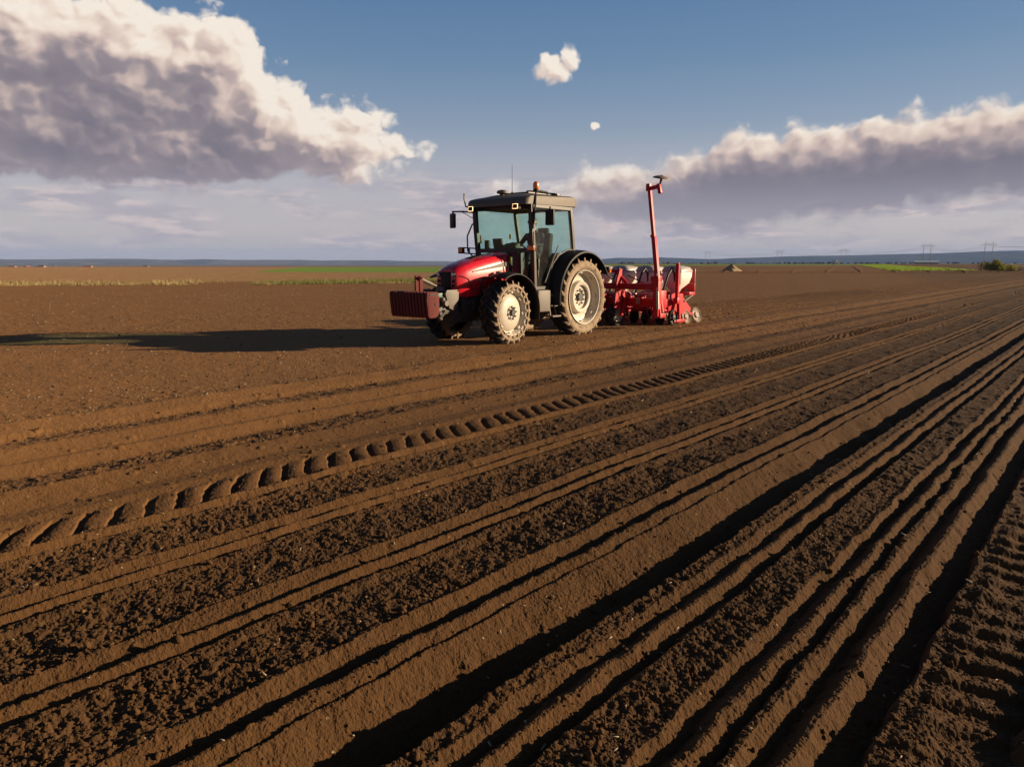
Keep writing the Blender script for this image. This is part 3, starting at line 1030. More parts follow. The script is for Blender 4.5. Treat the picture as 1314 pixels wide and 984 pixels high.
# --- front linkage with the weight block
mb = MB()
mb.span((3.25, -.24, .55), (3.42, .24, .98), bev=.02)
mb.box((3.62, -.30, .66), (.62, .05, .12), rot=Matrix.Rotation(math.radians(8), 3, 'Y'), bev=.01)
mb.box((3.62, .30, .66), (.62, .05, .12), rot=Matrix.Rotation(math.radians(8), 3, 'Y'), bev=.01)
mb.cyl((3.80, -.36, .62), (3.80, .36, .62), .035)
mb.cyl((3.55, -.22, .85), (3.78, -.28, .66), .032)
mb.cyl((3.55, .22, .85), (3.78, .28, .66), .032)
mb.span((3.40, .20, .74), (3.66, .34, .98), bev=.02)
mb.build('front_linkage', M['dark'], T)
mb = MB()
mb.prism([(3.36, 1.03), (3.66, 1.03), (3.70, .96), (3.60, .70), (3.48, .66), (3.36, .84)], 1, .335, .375, bev=.008)
mb.build('linkage_plate', M['tank'], T)
mb = MB()
mb.prism([(3.36, 1.03), (3.66, 1.03), (3.70, .96), (3.60, .70), (3.48, .66), (3.36, .84)], 1, -.375, -.335, bev=.008)
mb.build('linkage_plate', M['tank'], T)
mb = MB()
mb.box((3.83, .29, .75), (.10, .10, .22), rot=Matrix.Rotation(.5, 3, 'Y'), bev=.02)
mb.cyl((3.80, .31, .53), (3.70, .36, .66), .034)
mb.cyl((3.84, .25, .60), (3.74, .31, .50), .03)
mb.cyl((3.72, .36, .80), (3.72, .43, .80), .05)
mb.ball((3.76, .36, .86), (.05, .05, .05))
mb.build('linkage_fitting', M['tank'], T)
mb = MB()
mb.span((3.70, .18, .86), (3.84, .33, .98), bev=.015)
mb.build('hydraulic_block', M['green'], T)
mb = MB()
mb.cyl((3.44, -.02, 1.06), (3.70, -.02, 1.14), .024)
mb.cyl((3.66, -.02, 1.128), (3.96, -.02, 1.24), .034, seg=14)
mb.box((3.45, -.02, 1.03), (.12, .10, .08), bev=.01)
mb.build('top_link', M['grey'], T)

wr = MB()
wr.span((3.955, -.07, .98), (4.03, -.035, 1.285), bev=.006)
wr.span((3.955, .035, .98), (4.03, .07, 1.285), bev=.006)
wr.cyl((3.99, -.09, 1.245), (3.99, .09, 1.245), .018)
wr.span((3.90, -.42, .62), (3.985, .42, .93), bev=.01)
weight = wr.build('front_weight', M['maroon'], T)
NW = 12
for k in range(NW):
    y = -.455 + .91 * k / (NW - 1)
    mb = MB()
    pr = [(3.985, .60), (3.985, 1.0), (4.02, 1.012), (4.235, 1.012), (4.262, .99), (4.258, .86), (4.235, .62), (4.20, .56), (4.06, .56)]
    mb.prism(pr, 1, y - .026, y + .026, bev=.012)
    if k in (0, NW - 1):
        s = 1 if k else -1
        mb.mi = 1
        mb.box((4.12, y + s * .029, .965), (.13, .006, .03))
        mb.cyl((4.05, y + s * .02, .80), (4.05, y + s * .036, .80), .022)
        mb.mi = 0
        for zz_ in (.90, .84, .76, .70):
            mb.box((4.12, y + s * .031, zz_), (.20, .006, .012))
    mb.build('weight_plate', [M['maroon'], M['black']], weight)


# --- fenders
def arc_fender(mb, cx, cz, r, a0, a1, y0, y1, th=.022, lip=.05, n=26, drop=0.0, crown=.03):
    """Curved mudguard: section across y with rolled edges, swept round the wheel."""
    rings = []
    for k in range(n + 1):
        a = math.radians(a0 + (a1 - a0) * k / n)
        ca, sa = math.cos(a), math.sin(a)
        sec = [(r - lip, y0), (r, y0 + .012), (r + crown * .7, y0 + (y1 - y0) * .3), (r + crown, (y0 + y1) / 2), (r + crown * .7, y0 + (y1 - y0) * .75), (r, y1 - .012), (r - lip, y1),
               (r - lip, y1 - th), (r - th, y1 - th - .012), (r + crown - th, (y0 + y1) / 2), (r - th, y0 + th + .012), (r - lip, y0 + th)]
        rings.append([(cx + q * ca, y, cz + q * sa) for q, y in sec])
    mb.ring_sweep(rings)


for s in (1, -1):
    y0, y1 = sorted((s * .50, s * 1.0))
    mb = MB()
    arc_fender(mb, FW_X - .02, FW_Z + .03, .70, 62, 196, y0, y1, n=30, lip=.022)
    mb.tube([(2.62, s * .50, 1.24), (2.80, s * .46, 1.22), (2.84, s * .42, 1.02), (2.6, s * .40, .80)], .022, seg=8)
    mb.box((2.35, s * .46, 1.1), (.06, .10, .5), bev=.01)
    mb.build('front_fender', M['black'], T)
    # rear: inner wall against the cab plus the arch over the tyre
    y0, y1 = sorted((s * .47, s * .985))
    mb = MB()
    arc_fender(mb, RW_X, RW_Z + .0, .945, -8, 150, y0, y1, n=38, lip=.030, crown=.035)
    poly = [(RW_X + .93 * math.cos(math.radians(a)), RW_Z + .93 * math.sin(math.radians(a))) for a in np.linspace(-8, 150, 30)]
    poly += [(RW_X - .55, RW_Z + .2), (RW_X, RW_Z + .12), (RW_X + .6, RW_Z - .12)]
    mb.prism(poly, 1, s * .46, s * .485)
    mb.mi = 1
    mb.span((RW_X - .86, s * .80, RW_Z + .55), (RW_X - .93, s * .97, RW_Z + .63), bev=.008)
    fe = mb.build('rear_fender', [M['black'], M['dark']], T)
    mb = MB()
    mb.span((-.86, s * .72, 1.30), (-.80, s * .95, 1.40), bev=.01)
    mb.build('tail_light', M['amber'], fe)

# --- cab
mb = MB()
for s in (1, -1):
    mb.tube([(1.56, s * .70, .98), (1.60, s * .715, 1.45), (1.68, s * .725, 2.2), (1.71, s * .725, 2.64)], .03, flat=(.085, .075))          # A pillar
    mb.tube([(.24, s * .70, 1.62), (.30, s * .715, 2.0), (.37, s * .725, 2.35), (.42, s * .725, 2.64)], .03, flat=(.075, .07))          # rear pillar
    mb.tube([(1.70, s * .73, 2.60), (.42, s * .73, 2.60)], .03, flat=(.06, .07))
    mb.tube([(1.56, s * .71, 1.02), (1.12, s * .71, 1.02)], .03, flat=(.07, .06))
    mb.tube([(1.13, s * .705, 1.02), (1.10, s * .71, 1.24), (.98, s * .715, 1.49), (.78, s * .715, 1.66), (.5, s * .715, 1.765), (.24, s * .715, 1.78)], .02, seg=8)  # door foot round the fender
mb.tube([(1.62, -.72, 1.755), (1.62, .72, 1.755)], .03, flat=(.07, .085))
mb.tube([(1.70, -.72, 2.585), (1.70, .72, 2.585)], .03, flat=(.07, .09))
mb.tube([(.42, -.72, 2.59), (.42, .72, 2.59)], .03, flat=(.06, .07))
mb.tube([(.24, -.72, 1.68), (.24, .72, 1.68)], .03, flat=(.06, .07))
for s in (1, -1):
    mb.tube([(1.59, s * .40, 1.0), (1.615, s * .40, 1.74)], .03, flat=(.05, .05))
mb.span((.2, -.46, .96), (1.6, .46, 1.02), bev=.01)
mb.span((1.10, -.70, .94), (1.6, .70, .99), bev=.01)
mb.span((.22, -.46, 1.0), (.26, .46, 1.66), bev=.005)
mb.span((1.50, -.36, 1.0), (1.55, .36, 1.70), bev=.005)
cab = mb.build('cab_frame', M['frame'], T)

mb = MB()
def rr(x0, x1, hw, z, rad, n=5):
    pts = []
    for cx, cy, a0 in ((x1 - rad, hw - rad, 0), (x0 + rad, hw - rad, 90), (x0 + rad, -hw + rad, 180), (x1 - rad, -hw + rad, 270)):
        for k in range(n + 1):
            a = math.radians(a0 + 90 * k / n)
            pts.append((cx + rad * math.cos(a), cy + rad * math.sin(a), z))
    return pts
def tilt(ring, x1, drop):
    return [(x, y, z - drop * max(0, (x - (x1 - .55)) / .55) ** 2) for x, y, z in ring]
mb.ring_sweep([rr(.34, 1.78, .70, 2.615, .10), rr(.24, 1.88, .755, 2.62, .14), tilt(rr(.19, 1.95, .775, 2.645, .12), 1.95, .045), tilt(rr(.17, 1.93, .775, 2.775, .13), 1.93, .075),
               tilt(rr(.21, 1.89, .775, 2.822, .14), 1.89, .09), tilt(rr(.28, 1.78, .72, 2.845, .16), 1.78, .08), rr(.45, 1.5, .5, 2.858, .2)])
roof = mb.build('cab_roof', M['roof'], T, angle=50)
mb = MB()
mb.span((.55, -.38, 2.855), (1.35, .38, 2.90), bev=.02)
mb.tube([(1.3, .3, 2.91), (1.0, .42, 2.93), (.7, .35, 2.93)], .022, seg=8)
mb.tube([(1.2, -.3, 2.90), (1.0, .1, 2.93), (.62, .5, 2.90)], .014, seg=8)
mb.span((.42, .25, 2.85), (.55, .5, 2.91), bev=.01)
mb.build('roof_hatch', M['frame'], roof)
for y in (-.62, .54):
    mb = MB()
    mb.box((1.90, y, 2.575), (.10, .17, .125), bev=.018)
    mb.mi = 1
    mb.box((1.956, y, 2.575), (.012, .125, .09), bev=.004)
    mb.build('work_light', [M['black'], M['lamp']], roof)


def pane(name, poly3, th=.006, m='glass', parent=T):
    mb = MB()
    a = [Vector(p) for p in poly3]
    n = (a[1] - a[0]).cross(a[2] - a[0]).normalized() * th / 2
    mb.ring_sweep([[p + n for p in a], [p - n for p in a]])
    return mb.build(name, M[m], parent)


pane('windscreen', [(1.635, .685, 1.80), (1.635, -.685, 1.80), (1.70, -.69, 2.54), (1.70, .69, 2.54)])
pane('rear_window', [(.25, .665, 1.72), (.25, -.665, 1.72), (.41, -.69, 2.55), (.41, .69, 2.55)])
for s in (1, -1):
    pane('lower_window', [(1.59, s * .66, 1.03), (1.59, s * .43, 1.03), (1.62, s * .43, 1.71), (1.62, s * .67, 1.71)])
    dr = pane('door', [(1.53, s * .72, 1.06), (1.57, s * .725, 1.45), (1.64, s * .735, 2.1), (1.665, s * .738, 2.56), (.47, s * .738, 2.56), (.37, s * .733, 2.2), (.29, s * .725, 1.80), (.55, s * .72, 1.77), (.80, s * .72, 1.665),
                       (1.0, s * .72, 1.49), (1.11, s * .72, 1.24), (1.14, s * .72, 1.06)])
    mb = MB()
    mb.box((1.50, s * .75, 1.48), (.05, .05, .22), bev=.012)
    mb.box((1.50, s * .745, 1.30), (.04, .03, .16), bev=.01)
    mb.build('door_handle', M['black'], dr)
    mb = MB()
    mb.tube([(1.30, s * .765, 1.12), (1.05, s * .765, 1.55), (.86, s * .765, 1.85)], .013, seg=8)
    mb.build('grab_bar', M['grey'], dr)

# inside the cab
mb = MB()
mb.span((.40, -.27, 1.40), (.92, .27, 1.54), bev=.05)
mb.box((.40, 0, 1.82), (.13, .48, .62), rot=Matrix.Rotation(-.12, 3, 'Y'), bev=.05)
mb.box((.36, 0, 2.16), (.09, .28, .16), bev=.04)
mb.span((.45, -.22, 1.02), (.85, .22, 1.40), bev=.03)
mb.build('seat', M['seat'], T)
mb = MB()
mb.span((1.36, -.30, 1.02), (1.56, .30, 1.72), bev=.03)
mb.box((1.40, 0, 1.79), (.16, .36, .20), rot=Matrix.Rotation(.4, 3, 'Y'), bev=.03)
mb.box((1.46, -.32, 1.90), (.05, .24, .20), rot=Matrix.Rotation(.2, 3, 'Y'), bev=.012)
mb.cyl((1.46, -.32, 1.70), (1.46, -.32, 1.85), .015)
mb.box((1.50, -.58, 1.86), (.05, .12, .22), bev=.012)
mb.build('dashboard', M['cabin'], T)
mb = MB()
mb.span((.35, -.46, 1.02), (1.0, -.30, 1.50), bev=.03)
mb.span((.35, .30, 1.02), (1.0, .46, 1.44), bev=.03)
for k in range(4):
    mb.cyl((.75 + .06 * k, -.38, 1.5), (.78 + .06 * k, -.38, 1.66), .010, seg=8)
    mb.ball((.78 + .06 * k, -.38, 1.67), (.02, .02, .025), 10, 6)
mb.build('side_console', M['cabin'], T)
mb = MB()
wc, wt = Vector((1.20, 0, 1.80)), Matrix.Rotation(math.radians(-32), 3, 'Y')
ring = [wc + wt @ Vector((.20 * math.cos(a), .20 * math.sin(a), 0)) for a in np.linspace(0, 2 * math.pi, 28, endpoint=False)]
mb.tube(ring, .016, seg=8, closed=True)
for a in (.5, 2.6, 4.7):
    mb.tube([wc + wt @ Vector((0, 0, -.03)), wc + wt @ Vector((.19 * math.cos(a), .19 * math.sin(a), 0))], .011, seg=6)
mb.cyl(wc + wt @ Vector((0, 0, .0)), wc + wt @ Vector((.0, 0, -.30)), .045, .04)
mb.build('steering_wheel', M['black'], T)
mb = MB()
mb.box((1.655, -.62, 1.98), (.004, .045, .16), rot=Matrix.Rotation(.08, 3, 'Y'))
mb.build('window_sticker', M['yellow'], T)
mb = MB()
mb.box((1.662, .17, 2.02), (.004, .05, .09), rot=Matrix.Rotation(.08, 3, 'Y'))
mb.build('window_sticker', M['yellow'], T)

# lamps, mirrors, aerials on the cab
bx = MB()
bx.cyl((1.62, .78, 2.86), (1.62, .78, 2.905), .055, seg=20)
bx.tube([(1.67, .76, 2.25), (1.665, .80, 2.6), (1.62, .78, 2.87)], .018, seg=8)
bc = bx.build('beacon', M['black'], T)
mb = MB()
mb.lathe([(.056, 2.905), (.060, 2.93), (.058, 3.0), (.048, 3.03), (.02, 3.045)], 20, 'z', (1.62, .78, 0))
mb.build('beacon_lens', M['amber'], bc)
mb = MB()
mb.lathe([(.03, 2.83), (.035, 2.86), (.115, 2.875), (.12, 2.90), (.105, 2.93), (.05, 2.945), (.01, 2.948)], 28, 'z', (1.55, -.12, 0))
mb.build('satellite_antenna', M['tank'], T)
mb = MB()
mb.cyl((1.30, -.08, 2.855), (1.30, -.08, 2.92), .02)
mb.cyl((1.30, -.08, 2.92), (1.30, -.08, 3.45), .006, .003, seg=6)
mb.build('whip_antenna', M['black'], T)
for s, ext in ((1, .30), (-1, .52)):
    mb = MB()
    if s > 0:
        mb.tube([(1.66, .76, 2.47), (1.62, .90, 2.50), (1.52, 1.02, 2.48)], .016, seg=8)
        c = Vector((1.50, 1.03, 2.37))
    else:
        mb.tube([(1.70, -.74, 2.52), (1.78, -1.0, 2.55), (1.82, -1.22, 2.555), (1.83, -1.25, 2.50)], .016, seg=8)
        mb.tube([(1.68, -.74, 2.38), (1.78, -1.02, 2.54)], .008, seg=6)
        c = Vector((1.82, -1.25, 2.37))
    arm = mb.build('mirror_arm', M['frame'], T)
    mb = MB()
    rot = Matrix.Rotation(math.radians(8 if s > 0 else -18), 3, 'Z')
    mb.box(c, (.06, .19, .30), rot=rot, bev=.025)
    mb.cyl(c + Vector((0, 0, .12)), c + Vector((0, 0, .20)), .016)
    mb.build('mirror', M['black'], arm)
# front indicators on brackets beside the windscreen
for s, yy in ((1, .80), (-1, -1.09)):
    mb = MB()
    if s < 0:
        mb.tube([(1.66, -.72, 1.80), (1.74, -1.03, 1.82)], .012, flat=(.03, .025))
        mb.tube([(1.66, -.72, 1.69), (1.74, -1.03, 1.71)], .012, flat=(.03, .025))
        mb.tube([(1.71, -.90, 1.70), (1.71, -.90, 1.82)], .012, flat=(.03, .025))
        mb.box((1.74, -1.09, 1.765), (.06, .14, .13), bev=.012)
        c = (1.775, -1.09, 1.765)
    else:
        mb.box((1.66, .74, 1.79), (.09, .12, .11), bev=.012)
        c = (1.70, .72, 1.79)
    br = mb.build('indicator_bracket', M['black'], T)
    mb = MB()
    mb.box(c, (.03, .17 if s > 0 else .11, .085), bev=.01)
    mb.build('indicator', M['amber'], br)
mb = MB()
mb.tube([(1.70, -.78, 1.62), (1.75, -.90, 1.75), (1.76, -.90, 2.05), (1.72, -.80, 2.28), (1.69, -.74, 2.33)], .016, seg=8)
mb.build('handrail', M['frame'], T)
mb = MB()
mb.tube([(1.78, -.66, 2.60), (1.84, -.86, 2.64), (1.84, -.90, 2.78), (1.84, -.90, 2.90)], .016, seg=8)
mb.build('lamp_bracket', M['frame'], T)
mb = MB()
mb.tube([(1.64, .775, 1.06), (1.675, .785, 1.6), (1.70, .79, 2.1)], .012, seg=8)
mb.build('handrail', M['grey'], T)

# tank, battery box and steps between the wheels
mb = MB()
mb.span((1.22, .48, .55), (1.62, .86, .98), bev=.04)
mb.build('fuel_tank', M['tank'], T)
mb = MB()
mb.span((1.22, -.86, .55), (1.62, -.48, .98), bev=.04)
mb.build('battery_box', M['dark'], T)
mb = MB()
for x in (1.14, .98):
    mb.tube([(x, .72, .90), (x + .02 * (1 if x > 1 else -1), .80, .44)], .012, flat=(.03, .02))
for z, yy in ((.45, .80), (.66, .765), (.86, .73)):
    mb.span((.92, yy - .10, z - .015), (1.20, yy + .10, z + .015), bev=.006)
mb.build('step', M['tank'], T)
mb = MB()
for s in (1, -1):
    mb.tube([(-.35, s * .22, .55), (-.9, s * .38, .48), (-1.35, s * .42, .55)], .03, flat=(.05, .09))
    mb.tube([(-.40, s * .34, 1.15), (-.85, s * .38, .55)], .025, seg=8)
    mb.tube([(-.40, s * .34, 1.15), (-.3, s * .2, 1.15)], .04, seg=8)
mb.tube([(-.5, 0, .95), (-1.4, 0, 1.02)], .03, seg=10)
mb.span((-.6, -.1, .35), (-.4, .1, .6), bev=.02)
mb.build('rear_linkage', M['dark'], T)


# ------------------------------------------------------------------ seed planter behind the tractor (same axes; origin on the ground below its tool bar)
px_, py_ = field(TR_U, TR_V + 2.5)
planter = tag(empty('seed_planter', (px_, py_, 0.0), HEAD), 'red row planter with white seed hoppers and a tall folded marker arm behind the tractor', 'planter')
PL = planter
PW = 1.42                                   # half width of the frame

mb = MB()
mb.span((-.09, -PW, .46), (.09, PW, .66), bev=.012)
for y in (-1.25, -.75, -.2, .2, .75, 1.25):
    mb.span((-.115, y - .05, .44), (.115, y + .05, .68), bev=.008)
    mb.cyl((.0, y, .68), (.0, y, .72), .02, seg=8)
mb.build('tool_bar', M['red2'], PL)
mb = MB()
mb.span((.38, -1.38, .88), (.52, 1.36, 1.02), bev=.014)
mb.span((.36, 1.32, .84), (.54, 1.46, 1.06), bev=.01)
mb.span((.36, -1.46, .84), (.54, -1.32, 1.06), bev=.01)
for y in (-.9, .0, .62):
    mb.cyl((.40, y, .86), (.18, y + .12, .62), .013, seg=8)
mb.build('upper_beam', M['red2'], PL)
mb = MB()
for y in (-.45, .45):
    mb.tube([(.45, y, .92), (.30, y, .75), (.02, y, .60)], .03, flat=(.05, .10))
    mb.prism([(.50, .40), (.70, .45), (.62, 1.10), (.50, 1.35), (.40, 1.35), (.42, .9), (.40, .45)], 1, y - .02, y + .02)
mb.tube([(.46, -.45, 1.30), (.46, .45, 1.30)], .03, flat=(.07, .07))
mb.tube([(.44, -.3, 1.3), (.42, -.62, 1.02)], .03, flat=(.05, .06))
mb.tube([(.44, .3, 1.3), (.42, .62, 1.02)], .03, flat=(.05, .06))
mb.build('headstock', M['red2'], PL)
mb = MB()
for y in (-1.0, -.5, .1, .55, 1.05):
    mb.box((-.02 + .05 * math.sin(y * 9), y, .74), (.16, .12, .06), bev=.01)
    mb.box((.12, y + .2, .60), (.05, .10, .14), bev=.01)
mb.tube([(.0, -1.3, .72), (.02, -.4, .76), (.0, .5, .73), (.03, 1.3, .78)], .016, seg=8)
mb.span((-.2, -1.1, .74), (-.12, 1.15, .79), bev=.008)
mb.build('drive_shaft', M['steel'], PL)

# marker arms: the near one folded up, with its disc at the tip
for s in (1,):
    mb = MB()
    mb.span((.36, 1.36, .28), (.52, 1.50, 1.20), bev=.012)
    mb.tube([(.44, 1.43, 1.10), (.43, 1.30, 2.05), (.42, 1.25, 2.12)], .03, flat=(.092, .092))
    mb.tube([(.43, 1.295, 2.05), (.41, 1.13, 3.20)], .03, flat=(.070, .070))
    mb.box((.41, 1.125, 3.17), (.12, .10, .16), bev=.01)
    mb.tube([(.41, 1.125, 3.14), (.41, 1.39, 3.18)], .03, flat=(.06, .08))
    mb.box((.41, 1.39, 3.13), (.08, .08, .22), rot=Matrix.Rotation(.25, 3, 'X'), bev=.01)
    mb.box((.44, 1.40, 1.13), (.19, .20, .12), bev=.012)
    arm = mb.build('marker_arm', M['red2'], PL)
    mb = MB()
    prof = [(.004, .050), (.08, .044), (.15, .022), (.20, -.010), (.203, -.016), (.15, .012), (.08, .034), (.004, .040)]
    mb.lathe(prof, 32, 'z')
    mb.cyl((0, 0, -.13), (0, 0, .06), .028, seg=12)
    dk = mb.build('marker_disc', M['disc'], arm, (.41, 1.43, 3.36))
    dk.rotation_euler = (math.radians(-12), math.radians(4), 0)
    mb = MB()
    mb.cyl((.50, 1.49, .45), (.50, 1.46, .95), .035, seg=14)
    mb.cyl((.50, 1.46, .95), (.49, 1.43, 1.25), .017, seg=10)
    mb.build('marker_ram', M['steel'], arm)
mb = MB()
mb.tube([(.30, 1.40, .90), (.22, 1.46, .35)], .03, flat=(.06, .05))
mb.tube([(.46, 1.44, .9), (.40, 1.50, .26)], .03, flat=(.06, .05))
mb.span((.16, 1.36, .24), (.44, 1.52, .34), bev=.01)
mb.span((.05, 1.30, .42), (.34, 1.46, .86), bev=.012)
mb.build('end_bracket', M['red2'], PL)

# ground wheels that drive the seed shafts
def ground_wheel(y):
    mb = MB()
    mb.lathe([(.10, -.06), (.19, -.07), (.20, -.085), (.185, -.06), (.185, .06), (.20, .085), (.19, .07), (.10, .06)], 32)
    mb.cyl((0, -.09, 0), (0, .09, 0), .05)
    w = mb.build('ground_wheel', M['rim'], PL, (.36, y, .27))
    tyre_mesh(.285, .20, .20, 14, .022, .35).build('tyre', [M['tyre'], M['tyre']], w)
    mb = MB()
    mb.tube([(.0, y + .15, .70), (.18, y + .15, .62), (.36, y + .15, .27)], .03, flat=(.05, .11))
    mb.tube([(.36, y + .15, .27), (.36, y + .05, .27)], .03, seg=10)
    mb.box((.26, y + .02, .62), (.16, .12, .18), bev=.015)
    mb.build('wheel_leg', M['red2'], w, (-.36, -y, -.27))
for y in (.30, -.30):
    ground_wheel(y)


def press_wheel(mb, c, r, w, lean, yaw=0.0):
    n0 = len(mb.bm.verts)
    mb.lathe([(.01, w * .9), (r * .35, w * .6), (r * .45, -w * .3), (r * .8, -w * .1), (r * .93, w * .5), (r, w * .35), (r, -w * .35), (r * .93, -w * .5), (r * .8, -w * .35), (r * .4, -w * .6), (.01, -w * .6)], 30)
    for k in range(5):
        q = 2 * math.pi * k / 5
        mb.cyl((r * .68 * math.cos(q), -w, r * .68 * math.sin(q)), (r * .68 * math.cos(q), w * .3, r * .68 * math.sin(q)), .014, seg=6)
    mb.bm.verts.ensure_lookup_table()
    vs = list(mb.bm.verts)[n0:]
    Mx = Matrix.Translation(c) @ Matrix.Rotation(yaw, 4, 'Z') @ Matrix.Rotation(lean, 4, 'X')
    bmesh.ops.transform(mb.bm, matrix=Mx, verts=vs)


def row_unit(y):
    """One sowing unit: frame on its parallel links, hopper with lid, opener discs, closing and press wheels."""
    mb = MB()
    for dz in (.40, .62):
        for dy in (-.09, .09):
            mb.tube([(-.08, dy, dz + .02), (-.55, dy, dz - .05)], .02, flat=(.03, .05))
    mb.prism([(-.50, .30), (-1.62, .22), (-1.70, .36), (-1.30, .62), (-.95, .80), (-.55, .72)], 1, .10, .125)
    mb.prism([(-.50, .30), (-1.62, .22), (-1.70, .36), (-1.30, .62), (-.95, .80), (-.55, .72)], 1, -.125, -.10)
    mb.span((-.60, -.13, .34), (-.50, .13, .74), bev=.01)
    mb.span((-1.30, -.11, .50), (-.80, .11, .74), bev=.02)
    mb.span((-1.66, -.12, .22), (-1.56, .12, .34), bev=.01)
    mb.tube([(-1.5, .12, .28), (-1.95, .12, .16)], .02, flat=(.03, .06))
    mb.tube([(-1.5, -.12, .28), (-1.95, -.12, .16)], .02, flat=(.03, .06))
    mb.tube([(-.62, .16, .12), (-.80, .17, .58)], .02, flat=(.04, .07))
    mb.tube([(-1.05, .15, .12), (-1.0, .15, .58)], .02, flat=(.04, .07))
    mb.span((-1.30, .10, .05), (-.72, .19, .12), bev=.01)
    fr = mb.build('row_frame', M['red2'], PL, (0, y, 0))
    # hopper: bulging tank narrowing to the meter, smoked lid that tips back
    mb = MB()
    def sec(x0, x1, hw, z, r=.07):
        return [(x, yy, zz_) for x, yy, zz_ in rr(x0, x1, hw, z, r, 4)]
    mb.ring_sweep([sec(-1.12, -.98, .07, .74, .03), sec(-1.20, -.93, .12, .86, .06), sec(-1.40, -.82, .235, 1.00, .1), sec(-1.48, -.78, .265, 1.17, .1), sec(-1.48, -.79, .265, 1.26, .1), sec(-1.46, -.81, .25, 1.275, .1)])
    hp = mb.build('hopper', M['hopper'], fr)
    mb = MB()
    mb.ring_sweep([sec(-1.50, -.77, .275, 1.272, .1), sec(-1.50, -.77, .275, 1.30, .1), sec(-1.43, -.81, .235, 1.385, .12), sec(-1.26, -.88, .14, 1.425, .1)])
    mb.box((-1.50, 0, 1.28), (.06, .14, .05), bev=.01)
    mb.build('hopper_lid', M['lid'], hp)
    mb = MB()
    mb.tube([(-.84, .1, 1.02), (-.76, .12, 1.24), (-.60, .14, 1.36), (-.42, .14, 1.22), (-.30, .10, .90), (-.26, .05, .72)], .026, seg=8)
    mb.build('air_hose', M['rubber'], fr)
    mb = MB()
    for s in (-1, 1):
        mb.lathe([(.01, .012), (.06, .012), (.185, .002), (.187, 0), (.185, -.002), (.06, -.012), (.01, -.012)], 30, c=(-.95, s * .03, .155))
    mb.build('opener_disc', M['disc'], fr)
    for s in (-1, 1):
        mb = MB()
        press_wheel(mb, (-.66, s * .17, .185), .19, .07, 0)
        mb.build('gauge_wheel', M['rubber'], fr)
    for x, r in ((-1.38, .175), (-1.96, .19)):
        for s in (-1, 1):
            mb = MB()
            press_wheel(mb, (x, s * .155, r * .96), r, .035, s * math.radians(16), -s * math.radians(8))
            mb.build('press_wheel', M['disc'], fr)
    mb = MB()
    mb.tube([(-1.32, .05, .62), (-1.60, .05, .86), (-1.66, .05, 1.0)], .02, flat=(.05, .03))
    mb.cyl((-1.30, .14, .55), (-1.78, .14, .70), .018, seg=8)
    mb.build('depth_lever', M['tank'], fr)


for y in (-1.10, -.37, .37, 1.10):
    row_unit(y)
# fertiliser guard and stanchion at the near end
mb = MB()
mb.tube([(-.70, 1.34, .60), (-.70, 1.34, 1.46)], .03, flat=(.075, .06))
mb.box((-.70, 1.34, 1.475), (.085, .07, .03), bev=.005)
mb.span((-.78, 1.28, .52), (-.62, 1.40, .66), bev=.01)
mb.build('stanchion', M['red2'], PL)
mb = MB()
mb.span((-1.62, .92, .78), (-1.585, 1.36, .98), bev=.008)
mb.mi = 1
mb.span((-1.615, .92, .982), (-1.59, 1.36, 1.34), bev=.008)
mb.mi = 0
mb.tube([(-1.60, 1.1, .80), (-1.30, 1.1, .70)], .02, flat=(.05, .05))
mb.span((-1.72, .95, .70), (-1.40, 1.32, .77), bev=.01)
mb.build('rear_plate', [M['red2'], M['lid']], PL)
mb = MB()
mb.tube([(.5, .4, 1.1), (.2, .5, 1.2), (-.1, .9, .95), (-.1, 1.25, .8)], .016, seg=8)
mb.tube([(.5, -.3, 1.1), (.1, -.2, 1.25), (-.1, .1, .9)], .016, seg=8)
mb.build('hydraulic_hose', M['rubber'], PL)


# ------------------------------------------------------------------ driver
def skin_figure(name, pts, bones, loc, rz, mats, pick, root=0):
    me = bpy.data.meshes.new(name + '_rig')
    keys = list(pts)
    me.from_pydata([pts[k][0] for k in keys], [(keys.index(a), keys.index(b)) for a, b in bones], [])
    o = bpy.data.objects.new(name, me)
    COL.objects.link(o)
    o.modifiers.new('skin', 'SKIN')
    sv = me.skin_vertices[0].data
    for i, k in enumerate(keys):
        r = pts[k][1]
        sv[i].radius = r if isinstance(r, tuple) else (r, r)
        sv[i].use_root = (i == root)
    ss = o.modifiers.new('sub', 'SUBSURF')
    ss.levels = ss.render_levels = 2
    dg = bpy.context.evaluated_depsgraph_get()
    new = bpy.data.meshes.new_from_object(o.evaluated_get(dg))
    o.modifiers.clear()
    o.data = new
    new.name = name
    new.materials.clear()
    for m in mats:
        new.materials.append(m)
    for p in new.polygons:
        p.material_index = pick(p.center)
        p.use_smooth = True
    o.location = loc
    o.rotation_euler = (0, 0, rz)
    return o


